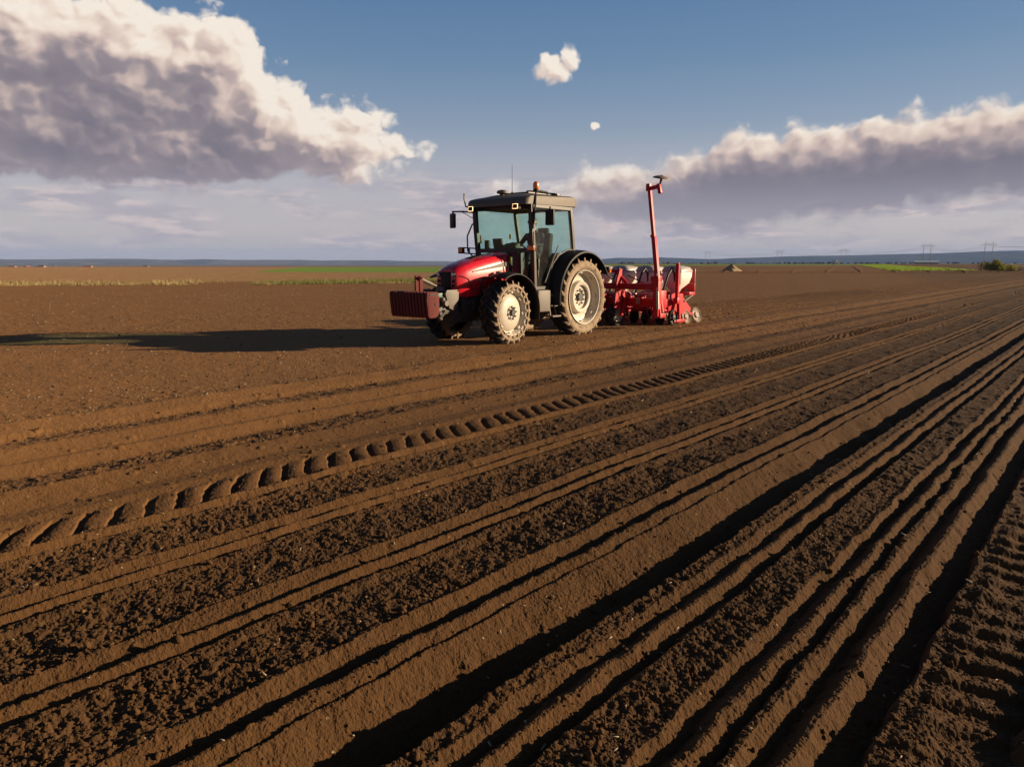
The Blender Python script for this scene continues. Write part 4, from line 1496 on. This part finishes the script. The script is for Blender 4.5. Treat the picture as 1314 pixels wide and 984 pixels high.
pts, bones = {}, []
pts['pelvis'] = ((.60, 0, 1.64), (.15, .12))
pts['waist'] = ((0.610, 0, 1.80), (.145, .11))
pts['chest'] = ((0.655, 0, 2.00), (.165, .115))
pts['collar'] = ((0.685, 0, 2.11), (.10, .075))
pts['neck'] = ((0.710, 0, 2.18), (.055, .055))
pts['jaw'] = ((0.745, 0, 2.25), (.066, .072))
pts['head'] = ((0.745, 0, 2.33), (.078, .095))
pts['crown'] = ((0.740, 0, 2.40), (.060, .070))
pts['chin'] = ((0.810, 0, 2.235), (.028, .026))
pts['nose'] = ((0.847, 0, 2.305), (.012, .014))
bones += [('pelvis', 'waist'), ('waist', 'chest'), ('chest', 'collar'), ('collar', 'neck'), ('neck', 'jaw'), ('jaw', 'head'), ('head', 'crown'), ('jaw', 'chin'), ('head', 'nose')]
for s, t in ((1, 'l'), (-1, 'r')):
    pts['ear' + t] = ((.735, s * .088, 2.31), (.014, .022))
    bones.append(('head', 'ear' + t))
    pts['hip' + t] = ((.70, s * .10, 1.625), .088)
    pts['knee' + t] = ((1.07, s * .16, 1.63), .066)
    pts['ankle' + t] = ((1.18, s * .16, 1.14), .046)
    pts['heel' + t] = ((1.17, s * .16, 1.075), .04)
    pts['toe' + t] = ((1.33, s * .17, 1.06), .036)
    bones += [('pelvis', 'hip' + t), ('hip' + t, 'knee' + t), ('knee' + t, 'ankle' + t), ('ankle' + t, 'heel' + t), ('heel' + t, 'toe' + t)]
    pts['shoulder' + t] = ((.665, s * .195, 2.06), .066)
    pts['elbow' + t] = ((.80, s * .30, 1.84), .046)
    pts['wrist' + t] = ((1.05, s * .23, 1.865), .028)
    pts['palm' + t] = ((1.115, s * .205, 1.845), (.036, .018))
    bones += [('chest', 'shoulder' + t), ('shoulder' + t, 'elbow' + t), ('elbow' + t, 'wrist' + t), ('wrist' + t, 'palm' + t)]
    tang, nrm, rad_ = Vector((.848, 0, .53)), Vector((-.53, 0, .848)), Vector((0, s, 0))
    G = Vector((1.165, s * .198, 1.78))
    for k in range(4):
        b = G + tang * (k - 1.9) * .021
        L = (.9, 1.0, .95, .78)[k]
        for j, (dn, dr_) in enumerate(((.030, .004), (.014, .026 * L), (-.016, .024 * L), (-.026, .002))):
            pts['f%d%d%s' % (k, j, t)] = (tuple(b + nrm * dn + rad_ * dr_), .0092 - j * .0008)
            bones.append((('palm' + t) if j == 0 else 'f%d%d%s' % (k, j - 1, t), 'f%d%d%s' % (k, j, t)))
    for j, (a_, dn, dr_) in enumerate(((-.045, .022, -.016), (-.018, .010, -.028), (.008, -.006, -.026))):
        pts['th%d%s' % (j, t)] = (tuple(G + tang * a_ + nrm * dn + rad_ * dr_), .0105 - j * .001)
        bones.append((('palm' + t) if j == 0 else 'th%d%s' % (j - 1, t), 'th%d%s' % (j, t)))


def pick(c):
    if c.z > 2.17 or (c.x > 1.04 and c.z > 1.72):
        return 0
    if c.z < 1.69 and not (c.x < .66 and c.z > 1.66):
        return 3 if (c.z < 1.11 and c.x > 1.1) else 2
    return 1


driver = skin_figure('person', pts, bones, (tx, ty, 0), HEAD, [M['skin'], M['cloth'], M['trouser'], M['black']], pick)
tag(driver, 'person in dark work clothes sitting at the steering wheel inside the tractor cab', 'person')
mb = MB()
mb.ball((.730, 0, 2.365), (.098, .085, .082), 18, 12)
mb.ball((.698, 0, 2.32), (.070, .080, .075), 16, 10)
mb.build('hair', M['hair'], driver)
mb = MB()
for s in (-1, 1):
    mb.ball((.822, s * .033, 2.325), (.010, .013, .010), 10, 8)
    mb.build('eye', M['tank'], driver)
    mb = MB()
mb.bm.free()
mb = MB()
mb.tube([(.832, -.024, 2.262), (.842, 0, 2.264), (.832, .024, 2.262)], .006, seg=6)
mb.build('mouth', M['maroon'], driver)


# ------------------------------------------------------------------ vegetation and far plain
def leaf_mat(name, a, b, scale=3.0, trans=.25):
    m, q, out = mat_new(name)
    P = q.node('ShaderNodeNewGeometry').outputs['Position']
    rnd = q.node('ShaderNodeNewGeometry').outputs['Random Per Island']
    f = q.m('MULTIPLY_ADD', q.noise(P, scale, 3, .6), .9, q.m('MULTIPLY_ADD', rnd, .7, -.3), clamp=True)
    col = q.mix(f, a, b)
    bs = principled(q, out, **{'Base Color': col, 'Roughness': .7, 'Specular IOR Level': .2})
    tl = q.node('ShaderNodeBsdfTranslucent')
    q.l.new(col, tl.inputs[0])
    mx = q.node('ShaderNodeMixShader')
    mx.inputs[0].default_value = trans
    q.l.new(bs.outputs[0], mx.inputs[1])
    q.l.new(tl.outputs[0], mx.inputs[2])
    q.l.new(mx.outputs[0], out.inputs[0])
    return m


M['straw'] = leaf_mat('dry_grass', (.30, .22, .09), (.46, .36, .17), .5)
M['grassgreen'] = leaf_mat('green_grass', (.12, .15, .03), (.30, .27, .09), .4)
M['leaf'] = leaf_mat('bush_leaf', (.22, .24, .035), (.42, .38, .08), 1.2)
M['crop'] = leaf_mat('young_crop', (.22, .36, .025), (.36, .50, .06), .35)
M['twig'] = leaf_mat('dry_twig', (.22, .17, .13), (.36, .29, .22), 1.0)
M['bark'] = mat('bark', (.10, .07, .05), .9, dust=.1, scale=8, bumpy=.5)
M['wood'] = leaf_mat('far_trees', (.035, .045, .02), (.075, .075, .03), .05, 0.0)


def tri_mesh(name, verts, faces, m, parent=None):
    me = bpy.data.meshes.new(name)
    verts = np.asarray(verts, np.float32)
    faces = np.asarray(faces, np.int32)
    me.vertices.add(len(verts))
    me.vertices.foreach_set('co', verts.ravel())
    me.loops.add(faces.size)
    me.loops.foreach_set('vertex_index', faces.ravel())
    me.polygons.add(len(faces))
    me.polygons.foreach_set('loop_start', np.arange(len(faces), dtype=np.int32) * faces.shape[1])
    me.update(calc_edges=True)
    me.materials.append(m)
    o = bpy.data.objects.new(name, me)
    COL.objects.link(o)
    if parent:
        o.parent = parent
    return o


def blades(rng, x, y, z, h, w, lean):
    n = len(x)
    a = rng.uniform(0, 2 * np.pi, n)
    l = rng.normal(0, lean, (n, 2)) * h[:, None]
    p0 = np.stack([x - np.cos(a) * w, y - np.sin(a) * w, z - .03], 1)
    p1 = np.stack([x + np.cos(a) * w, y + np.sin(a) * w, z - .03], 1)
    p2 = np.stack([x + l[:, 0], y + l[:, 1], z + h], 1)
    return np.stack([p0, p1, p2], 1).reshape(-1, 3), np.arange(3 * n).reshape(-1, 3)


rng = np.random.default_rng(5)
gz = lambda x, y: terrain(x, y, np.full(x.shape, .05), detail=False)[0]

# dry grass along the baulk on the left
n = 26000
x = rng.uniform(-62, -3, n)
edge = 49.5 + 1.2 * np.sin(x * .21) + .02 * (x + 30) + np.clip((x + 18), 0, 30) * .55
y = edge + rng.gamma(2.0, 1.6, n) * (1 + .3 * np.sin(x * .9))
patch = vnoise(x * .35, y * .5, 71) + .6 * vnoise(x * 1.3, y * 1.3, 72) + .12 - .016 * np.abs(x + 40) * (x > -22)
keep = patch > -.12 + .1 * ((x > -26) & (x < -13))
x, y, patch = x[keep], y[keep], patch[keep]
h = rng.uniform(.07, .20, len(x)) * (1 + 1.5 * np.clip(patch, 0, .6)) * np.where(rng.random(len(x)) < .04, 1.8, 1)
vv, ff = blades(rng, x, y, gz(x, y), h, np.full(len(x), .022), .28)
tag(tri_mesh('dry_grass', vv, ff, M['straw']), 'dry straw coloured grass growing in a strip along the far field edge', 'grass', kind='stuff')
n = 11000
x = rng.uniform(-20, -2, n)
edge = 50.5 + np.clip((x + 18), 0, 30) * .62
y = edge + rng.gamma(2.2, 2.0, n)
keep = (vnoise(x * .4, y * .4, 74) + (x + 14) * .05) > -.1
x, y = x[keep], y[keep]
vv, ff = blades(rng, x, y, gz(x, y), rng.uniform(.12, .34, len(x)), np.full(len(x), .022), .3)
tag(tri_mesh('green_grass', vv, ff, M['grassgreen']), 'greenish grass at the end of the dry strip behind the tractor', 'grass', kind='stuff')

# young crop on the far right block
n = 42000
s_ = rng.uniform(0, 1, n) ** .6 * 330
t_ = rng.uniform(0, 1, n)
bx0, by0, bx1, by1 = 57.0, 112.6, 73.5, 117.0
dirx, diry = math.sin(math.radians(24.0)), math.cos(math.radians(24.0))
x = bx0 + (bx1 - bx0) * t_ + dirx * s_
y = by0 + (by1 - by0) * t_ + diry * s_
q1 = (x * diry - y * dirx)
row = (q1 / 2.9) % 1.0
keep = (row > .09) | (rng.random(n) < .15)
x, y = x[keep], y[keep]
vv, ff = blades(rng, x, y, gz(x, y), rng.uniform(.12, .24, len(x)), rng.uniform(.10, .30, len(x)), .5)
tag(tri_mesh('young_crop', vv, ff, M['crop']), 'bright green young crop on the far block to the right', 'crop', kind='stuff')


def leafy(rng, c, r, n, size, seed):
    """Leaves through the volume of a lumpy crown made of several clumps with gaps between."""
    k = 17
    cl = rng.normal(0, .34, (k, 3)) * np.array(r)
    cl[:, 2] = np.abs(cl[:, 2]) * 1.15 + r[2] * .05
    rr_ = rng.uniform(.26, .48, k)
    which = rng.integers(0, k, n)
    d = rng.normal(0, 1, (n, 3))
    d /= np.linalg.norm(d, axis=1)[:, None]
    p = cl[which] + d * (rr_[which] * rng.uniform(.45, 1.05, n))[:, None] * np.array(r)
    p[:, 2] = np.maximum(p[:, 2], .05)
    p += np.array(c)
    u = rng.normal(0, 1, (n, 3)); u /= np.linalg.norm(u, axis=1)[:, None]
    w = np.cross(u, rng.normal(0, 1, (n, 3))); w /= np.linalg.norm(w, axis=1)[:, None]
    s = (size * rng.uniform(.6, 1.4, n))[:, None]
    v = np.stack([p - u * s, p + w * s * .5, p + u * s, p - w * s * .5], 1).reshape(-1, 3)
    return v, np.arange(4 * n).reshape(-1, 4)


def bush(name, x, y, r, n, size, label, cat, leaf, seed):
    g = np.random.default_rng(seed)
    z0 = ground_z(x, y)
    e = tag(empty(name, (x, y, z0)), label, cat)
    v, f = leafy(g, (0, 0, .1), r, n, size, seed)
    tri_mesh('foliage', v, f, leaf, e)
    mb = MB()
    for k in range(7):
        a = k * .9
        tip = (math.cos(a) * r[0] * .55, math.sin(a) * r[1] * .55, r[2] * g.uniform(.7, 1.1))
        mb.tube([(0, 0, -.1), (tip[0] * .35, tip[1] * .35, tip[2] * .45), tip], [.05, .035, .012], seg=6)
    mb.build('trunk', M['bark'], e)
    return e


bush('bush', 73.6, 113.5, (1.9, 1.5, 1.5), 6000, .11, 'round yellow green bush at the end of the green crop', 'bush', M['leaf'], 3)
# brushwood right of the bush
n = 9000
x = rng.uniform(75.5, 96, n)
y = 114.5 + rng.normal(0, 1.3, n) + (x - 76) * .1
vv, ff = blades(rng, x, y, gz(x, y), rng.uniform(.3, 1.0, n) * (.6 + .6 * np.abs(vnoise(x * .5, y * .1, 77)) * 2), np.full(n, .03), .3)
tag(tri_mesh('dry_brush', vv, ff, M['twig']), 'pale leafless brushwood beside the green bush', 'brush', kind='stuff')

# heap at the field edge
mb = MB()
seg, rings = 40, 16
rg = []
for i in range(rings + 1):
    t = i / rings
    ring = []
    for k in range(seg):
        a = 2 * math.pi * k / seg
        rad_ = (1.38 * (1 - t) ** .62) * (1 + .16 * math.sin(3 * a + 1) + .08 * math.sin(7 * a + t * 9)) + .02
        ring.append((rad_ * math.cos(a), rad_ * .9 * math.sin(a), -.1 + 1.05 * t * (1 - .12 * math.sin(2 * a + 1)) + .05 * math.sin(9 * a + 13 * t)))
    rg.append(ring)
mb.ring_sweep(rg)
M['heap'] = mat('old_straw', (.34, .26, .14), .95, dust=.3, scale=3, bumpy=1.0, var=.4, dust_col=(.20, .13, .075))
hx, hy = 33.6, 114.5
hp_ = mb.build('straw_heap', M['heap'], None, (hx, hy, ground_z(hx, hy)), angle=60)
tag(hp_, 'small pale straw heap on the brown soil behind the planter', 'straw heap')


# ------------------------------------------------------------------ power line
M['pylon'] = mat('galvanised_steel', (.30, .29, .29), .6, metal=.3, dust=.0)


def pylon_mesh(H=27.0, half=4.2):
    mb = MB()
    r = .16
    for s in (-1, 1):
        for (a, b) in ((-.9, -.9), (.9, .9)):
            mb.tube([(s * half + a * s * .9, b * .0 + a * .6, -.5), (s * half, 0, H * .86)], r, seg=5)
        for z in np.linspace(.12, .78, 6):
            w = (1 - z / .86) * .8
            mb.tube([(s * half - w, w * .6, H * z), (s * half + w, -w * .6, H * (z + .06))], r * .5, seg=4)
        mb.tube([(s * half, 0, H * .84), (s * half, 0, H)], r, seg=5)
        mb.tube([(s * half * .25, 0, H * .87), (s * half, 0, H)], r * .6, seg=4)
    for dz in (.855, .885):
        mb.tube([(-half * 2.0, 0, H * dz), (half * 2.0, 0, H * dz)], r * .9, seg=5)
    return mb


def insulator_mesh(s, H=27.0, half=4.2):
    mb = MB()
    mb.tube([(s * half, 0, H * .855), (s * half, 0, H * .79)], .10, seg=5)
    return mb


first = None
PYL = []
for i, (ang_, d) in enumerate(((32.37, 1100), (28.9, 1120), (23.8, 1450), (19.6, 1560), (14.6, 1640))):
    a = math.radians(ang_)
    x, y = d * math.sin(a), d * math.cos(a)
    if first is None:
        first = empty('power_pylon', (x, y, 0))
        lm = pylon_mesh().build('lattice', M['pylon'], first)
        ims = [insulator_mesh(s).build('insulator_string', M['pylon'], first) for s in (-1.9, 0, 1.9)]
        e = first
    else:
        e = first.copy()
        COL.objects.link(e)
        for ch in (lm, *ims):
            c = ch.copy()
            COL.objects.link(c)
            c.parent = e
    e.location = (x, y, ground_z(x, y))
    e.rotation_euler = (0, 0, -a * .6)
    e['category'] = 'pylon'
    e['group'] = 'power pylons along the horizon'
    e['label'] = ['grey portal pylon nearest the bush, tallest of the power line', 'grey portal pylon standing above the pale long building', 'grey portal pylon over the left end of the green crop',
                  'grey portal pylon between the planter and the green crop', 'grey portal pylon nearest the planter, above the straw heap'][i]
    PYL.append((x, y, e.location.z))
PYL = [(1500 * math.sin(math.radians(46)), 1000 * math.cos(math.radians(40)), PYL[0][2])] + PYL
mb = MB()
for (a, b) in zip(PYL[:-1], PYL[1:]):
    for s in (-8, 0, 8):
        mb.tube([(a[0] + s + (b[0] - a[0]) * t, a[1] + (b[1] - a[1]) * t, a[2] + (b[2] - a[2]) * t + 21.3 - 20 * t * (1 - t)) for t in np.linspace(0, 1, 9)], .055, seg=4)
tag(mb.build('power_cable', M['pylon']), 'thin sagging power cables strung between the grey pylons', 'cable')

# ------------------------------------------------------------------ far buildings and trees
M['lime'] = mat('limewash', (.38, .33, .28), .9, dust=.1, scale=.5)
M['tile'] = mat('clay_tile', (.30, .10, .055), .85, dust=.1, scale=.6)
M['sheet'] = mat('pale_sheet', (.60, .68, .64), .6, dust=.1, scale=.3)
M['paneglass'] = mat('dark_window', (.03, .035, .04), .2, dust=.0, scale=.5)


def house(x, y, w, d, h, rh, rz, label, cat, wm, rm, name='house', group=None):
    e = tag(empty(name, (x, y, ground_z(x, y)), rz), label, cat, group)
    mb = MB()
    mb.prism([(-w / 2, -.5), (w / 2, -.5), (w / 2, h), (0, h + rh * .97), (-w / 2, h)], 1, -d / 2, d / 2)
    wl = mb.build('wall', wm, e)
    mb = MB()
    o = .5
    for s in (-1, 1):
        mb.prism([(0, h + rh + .02), (0, h + rh + .27), (s * (w / 2 + o), h - o * rh / (w / 2) + .27), (s * (w / 2 + o), h - o * rh / (w / 2) + .02)], 1, -d / 2 - .3, d / 2 + .3)
    rf = mb.build('roof', rm, e)
    if cat == 'house':
        mb = MB()
        mb.span((w * .2, -d * .2, h + rh * .4), (w * .2 + .6, -d * .2 + .6, h + rh + .9))
        mb.build('chimney', wm, rf)
    for k in range(3):
        mb = MB()
        mb.box((-w * .3 + k * w * .3, -d / 2 - .03, h * .5), (1.0, .08, 1.3))
        mb.build('window', M['paneglass'], e)
    return e


hs = [(-34.6, 1350, .2), (-33.7, 1300, 1.4), (-32.9, 1420, .1), (-32.1, 1290, 1.2), (-31.4, 1360, .7), (-30.2, 1440, .2), (-29.5, 1330, 1.5), (-27.6, 1500, .3), (-26.0, 1450, 1.1), (-22.2, 1520, .2)]
hl = ['low white house with clay roof at the left edge of the village', 'clay roofed house second from the left edge of the village', 'red roofed house in the left cluster, set farther back', 'house at the middle of the left village cluster',
      'house right of the middle of the left village cluster', 'far house standing back before the village gap', 'house at the right end of the left village cluster', 'lone house between the village cluster and the white farm',
      'clay roofed house left of the white farmhouse on the horizon', 'white farmhouse standing alone on the left horizon']
for (a, d, rz), lb in zip(hs, hl):
    a = math.radians(a)
    k = abs(math.sin(d * 7.3))
    house(d * math.sin(a), d * math.cos(a), 7 + 3 * k, 9 + 4 * k, 2.6 + 1.2 * k, 2.4, rz, lb, 'house', M['lime'], M['tile'] if lb.find('white farm') < 0 or True else M['lime'], group='village houses on the left horizon')
a = math.radians(28.9)
house(800 * math.sin(a), 800 * math.cos(a), 7, 20, 1.6, 1.2, -a + 1.75, 'long pale building with light sheet roof beyond the green crop', 'building', M['lime'], M['sheet'], name='farm_building')
a = math.radians(23.3)
house(760 * math.sin(a), 760 * math.cos(a), 3, 4, 1.8, 1.8, .4, 'small white gabled shed beyond the left end of the green crop', 'shed', M['lime'], M['sheet'], name='farm_shed')

# tree belts far off: single crowns are a pixel or two
V_, F_ = [], []
base = 0
g = np.random.default_rng(11)
for k in range(520):
    if k < 300:
        a = math.radians(g.uniform(-42, -4)); d = g.uniform(1200, 1700)
        s = g.uniform(1.6, 3.6) if a < math.radians(-24) else g.uniform(1.0, 2.4)
    else:
        a = math.radians(g.uniform(8, 42)); d = g.uniform(900, 2000); s = g.uniform(.8, 2.2)
    x, y = d * math.sin(a), d * math.cos(a)
    v, f = leafy(g, (x, y, ground_z(x, y) + s * .2), (s * g.uniform(.8, 1.8), s, s), 90, s * .34, 0)
    V_.append(v); F_.append(f + base); base += len(v)
tag(tri_mesh('far_trees', np.concatenate(V_), np.concatenate(F_), M['wood']), 'low dark trees strung along the far horizon', 'trees', kind='stuff')


# ------------------------------------------------------------------ hills
def hills():
    azs = np.radians(np.linspace(-60, 62, 420))
    ds = np.linspace(5200, 7600, 46)
    A, D = np.meshgrid(azs, ds)
    deg = np.degrees(A)
    far_ = 1 + .16 * (1 - sstep(deg, -8, 6))          # the left range stands farther off
    X, Y = D * far_ * np.sin(A), D * far_ * np.cos(A)
    left = 40 + 16 * vnoise(deg * .11, D * .0, 81) + 9 * vnoise(deg * .5, D * 0, 82)
    left = left * (1 - sstep(deg, -16, 2)) + 9 * sstep(deg, -16, 2) * (1 - sstep(deg, 2, 6)) * 2
    right = np.interp(deg, [2, 5, 8, 11, 15, 20, 25, 30, 34, 45, 62], [0, 22, 50, 58, 42, 62, 74, 86, 98, 110, 90]) + 5 * vnoise(deg * .6, D * 0, 83) + 2 * vnoise(deg * 2.4, D * 0, 84)
    prof = left + right
    t = (D - ds[0]) / (ds[-1] - ds[0])
    Z = prof * np.sin(np.clip(t, 0, 1) * np.pi) ** .7 * (1 + .22 * vnoise(X * .0016, Y * .0016, 85)) - 6
    nd, na = Z.shape
    v = np.stack([X, Y, Z], -1).reshape(-1, 3)
    i = np.arange(nd - 1)[:, None] * na + np.arange(na - 1)[None, :]
    f = np.stack([i, i + 1, i + na + 1, i + na], -1).reshape(-1, 4)[:, ::-1]
    m, q, out = mat_new('hill_cover')
    P = q.node('ShaderNodeNewGeometry').outputs['Position']
    n = q.noise(q.vm('MULTIPLY', P, (.0022, .0010, .0)), 1.0, 5, .6)
    col = q.ramp(n, [(.36, (.014, .024, .020)), (.5, (.02, .03, .02)), (.58, (.05, .05, .03)), (.66, (.016, .026, .022))])
    haze_pale = q.ramp(n, [(.38, (.11, .10, .07)), (.5, (.20, .17, .11)), (.58, (.06, .07, .045)), (.66, (.15, .13, .09))])
    col = q.mix(q.smooth(q.sep(P)[0], 500, -900), col, haze_pale)  # left range paler: its thicker haze is put into the colour
    principled(q, out, **{'Base Color': col, 'Roughness': 1.0, 'Specular IOR Level': .05})
    o = tri_mesh('hills', v, f, m)
    o['kind'] = 'structure'
    o['label'] = 'low wooded hills fading into haze along the horizon'
    for p in o.data.polygons:
        p.use_smooth = True
    return o


hills()

# ------------------------------------------------------------------ crumbs and stalks lying on the soil
def soil_scatter():
    g = np.random.default_rng(21)
    n = 9000
    r = 1.9 * (24 / 1.9) ** g.random(n)
    a = np.radians(g.uniform(-38, 38, n))
    x, y = r * np.sin(a), r * np.cos(a)
    z, R = terrain(x, y, np.full(n, .004))
    keep = g.random(n) < np.clip(R * 1.1, .25, 1)
    x, y, z = x[keep], y[keep], z[keep]
    n = len(x)
    ico = MB()
    bmesh.ops.create_icosphere(ico.bm, subdivisions=2, radius=1)
    bv = np.array([v.co[:] for v in ico.bm.verts])
    bf = np.array([[v.index for v in f.verts] for f in ico.bm.faces])
    ico.bm.free()
    V, F = [], []
    for i in range(n):
        s = .0040 * (1 + 2.6 * g.random() ** 6) * (1 + .012 * y[i])
        nz = 1 + .35 * np.sin(bv @ g.normal(0, 2.6, 3) + g.uniform(0, 6)) + .2 * np.sin(bv @ g.normal(0, 6, 3) + g.uniform(0, 6))
        p = bv * nz[:, None] * s * g.uniform(.65, 1.25, 3)
        p = p + (x[i], y[i], z[i] + s * .35)
        F.append(bf + len(bv) * i)
        V.append(p)
    o = tri_mesh('soil_crumbs', np.concatenate(V), np.concatenate(F), bpy.data.materials['soil'])
    o.data.polygons.foreach_set('use_smooth', np.ones(len(o.data.polygons), bool))
    at = o.data.attributes.new('tilth', 'FLOAT', 'POINT')
    at.data.foreach_set('value', np.repeat(g.uniform(.15, .95, n), len(bv)).astype(np.float32))
    tag(o, 'loose brown soil crumbs lying on the seed rows', 'soil crumbs', kind='stuff')
    # bits of last year's stalk
    n = 7500
    r = 1.9 * (46 / 1.9) ** (g.random(n) ** .6)
    a = np.radians(g.uniform(-38, 38, n))
    x, y = r * np.sin(a), r * np.cos(a)
    u = x * UX + y * UY
    keep = g.random(n) < np.where(u < -7.5, .9, .14)
    x, y, r = x[keep], y[keep], r[keep]
    n = len(x)
    z, R = terrain(x, y, np.full(n, .004))
    L = g.uniform(.003, .013, n) * (1 + .06 * r)
    w = g.uniform(.0008, .0024, n) * (1 + .09 * r)
    aa = g.uniform(0, np.pi, n)
    d = np.stack([np.cos(aa), np.sin(aa), g.normal(0, .25, n)], 1)
    sd = np.stack([-np.sin(aa), np.cos(aa), np.zeros(n)], 1)
    up = np.array([0, 0, 1.0])
    c = np.stack([x, y, z + .004 + w], 1)
    corners = [c + d * (i * L)[:, None] + sd * (j * w)[:, None] + up * (k * w * .6)[:, None] for i in (-1, 1) for j in (-1, 1) for k in (-1, 1)]
    v = np.stack(corners, 1).reshape(-1, 3)
    cube = np.array([[0, 1, 3, 2], [4, 6, 7, 5], [0, 4, 5, 1], [2, 3, 7, 6], [0, 2, 6, 4], [1, 5, 7, 3]])
    f = (np.arange(n)[:, None, None] * 8 + cube[None]).reshape(-1, 4)
    M['chaff'] = leaf_mat('pale_stalk', (.26, .19, .12), (.46, .37, .25), 3.0, 0.0)
    tag(tri_mesh('stalk_bits', v, f, M['chaff']), 'small pale bits of dry stalk lying on the brown soil', 'stalk bits', kind='stuff')


soil_scatter()


# ------------------------------------------------------------------ the air of the plain
def haze():
    mb = MB()
    mb.span((-9200, -9200, -17.5), (9200, 9200, 150))
    m, q, out = mat_new('haze_air')
    v = q.node('ShaderNodeVolumePrincipled')
    v.inputs['Color'].default_value = (.30, .50, 1.0, 1)
    v.inputs['Density'].default_value = HAZE
    v.inputs['Anisotropy'].default_value = .0
    q.l.new(v.outputs[0], out.inputs['Volume'])
    o = mb.build('haze', m)
    o['kind'] = 'stuff'
    o['label'] = 'thin bluish haze over the plain'


HAZE = 0.000075
haze()
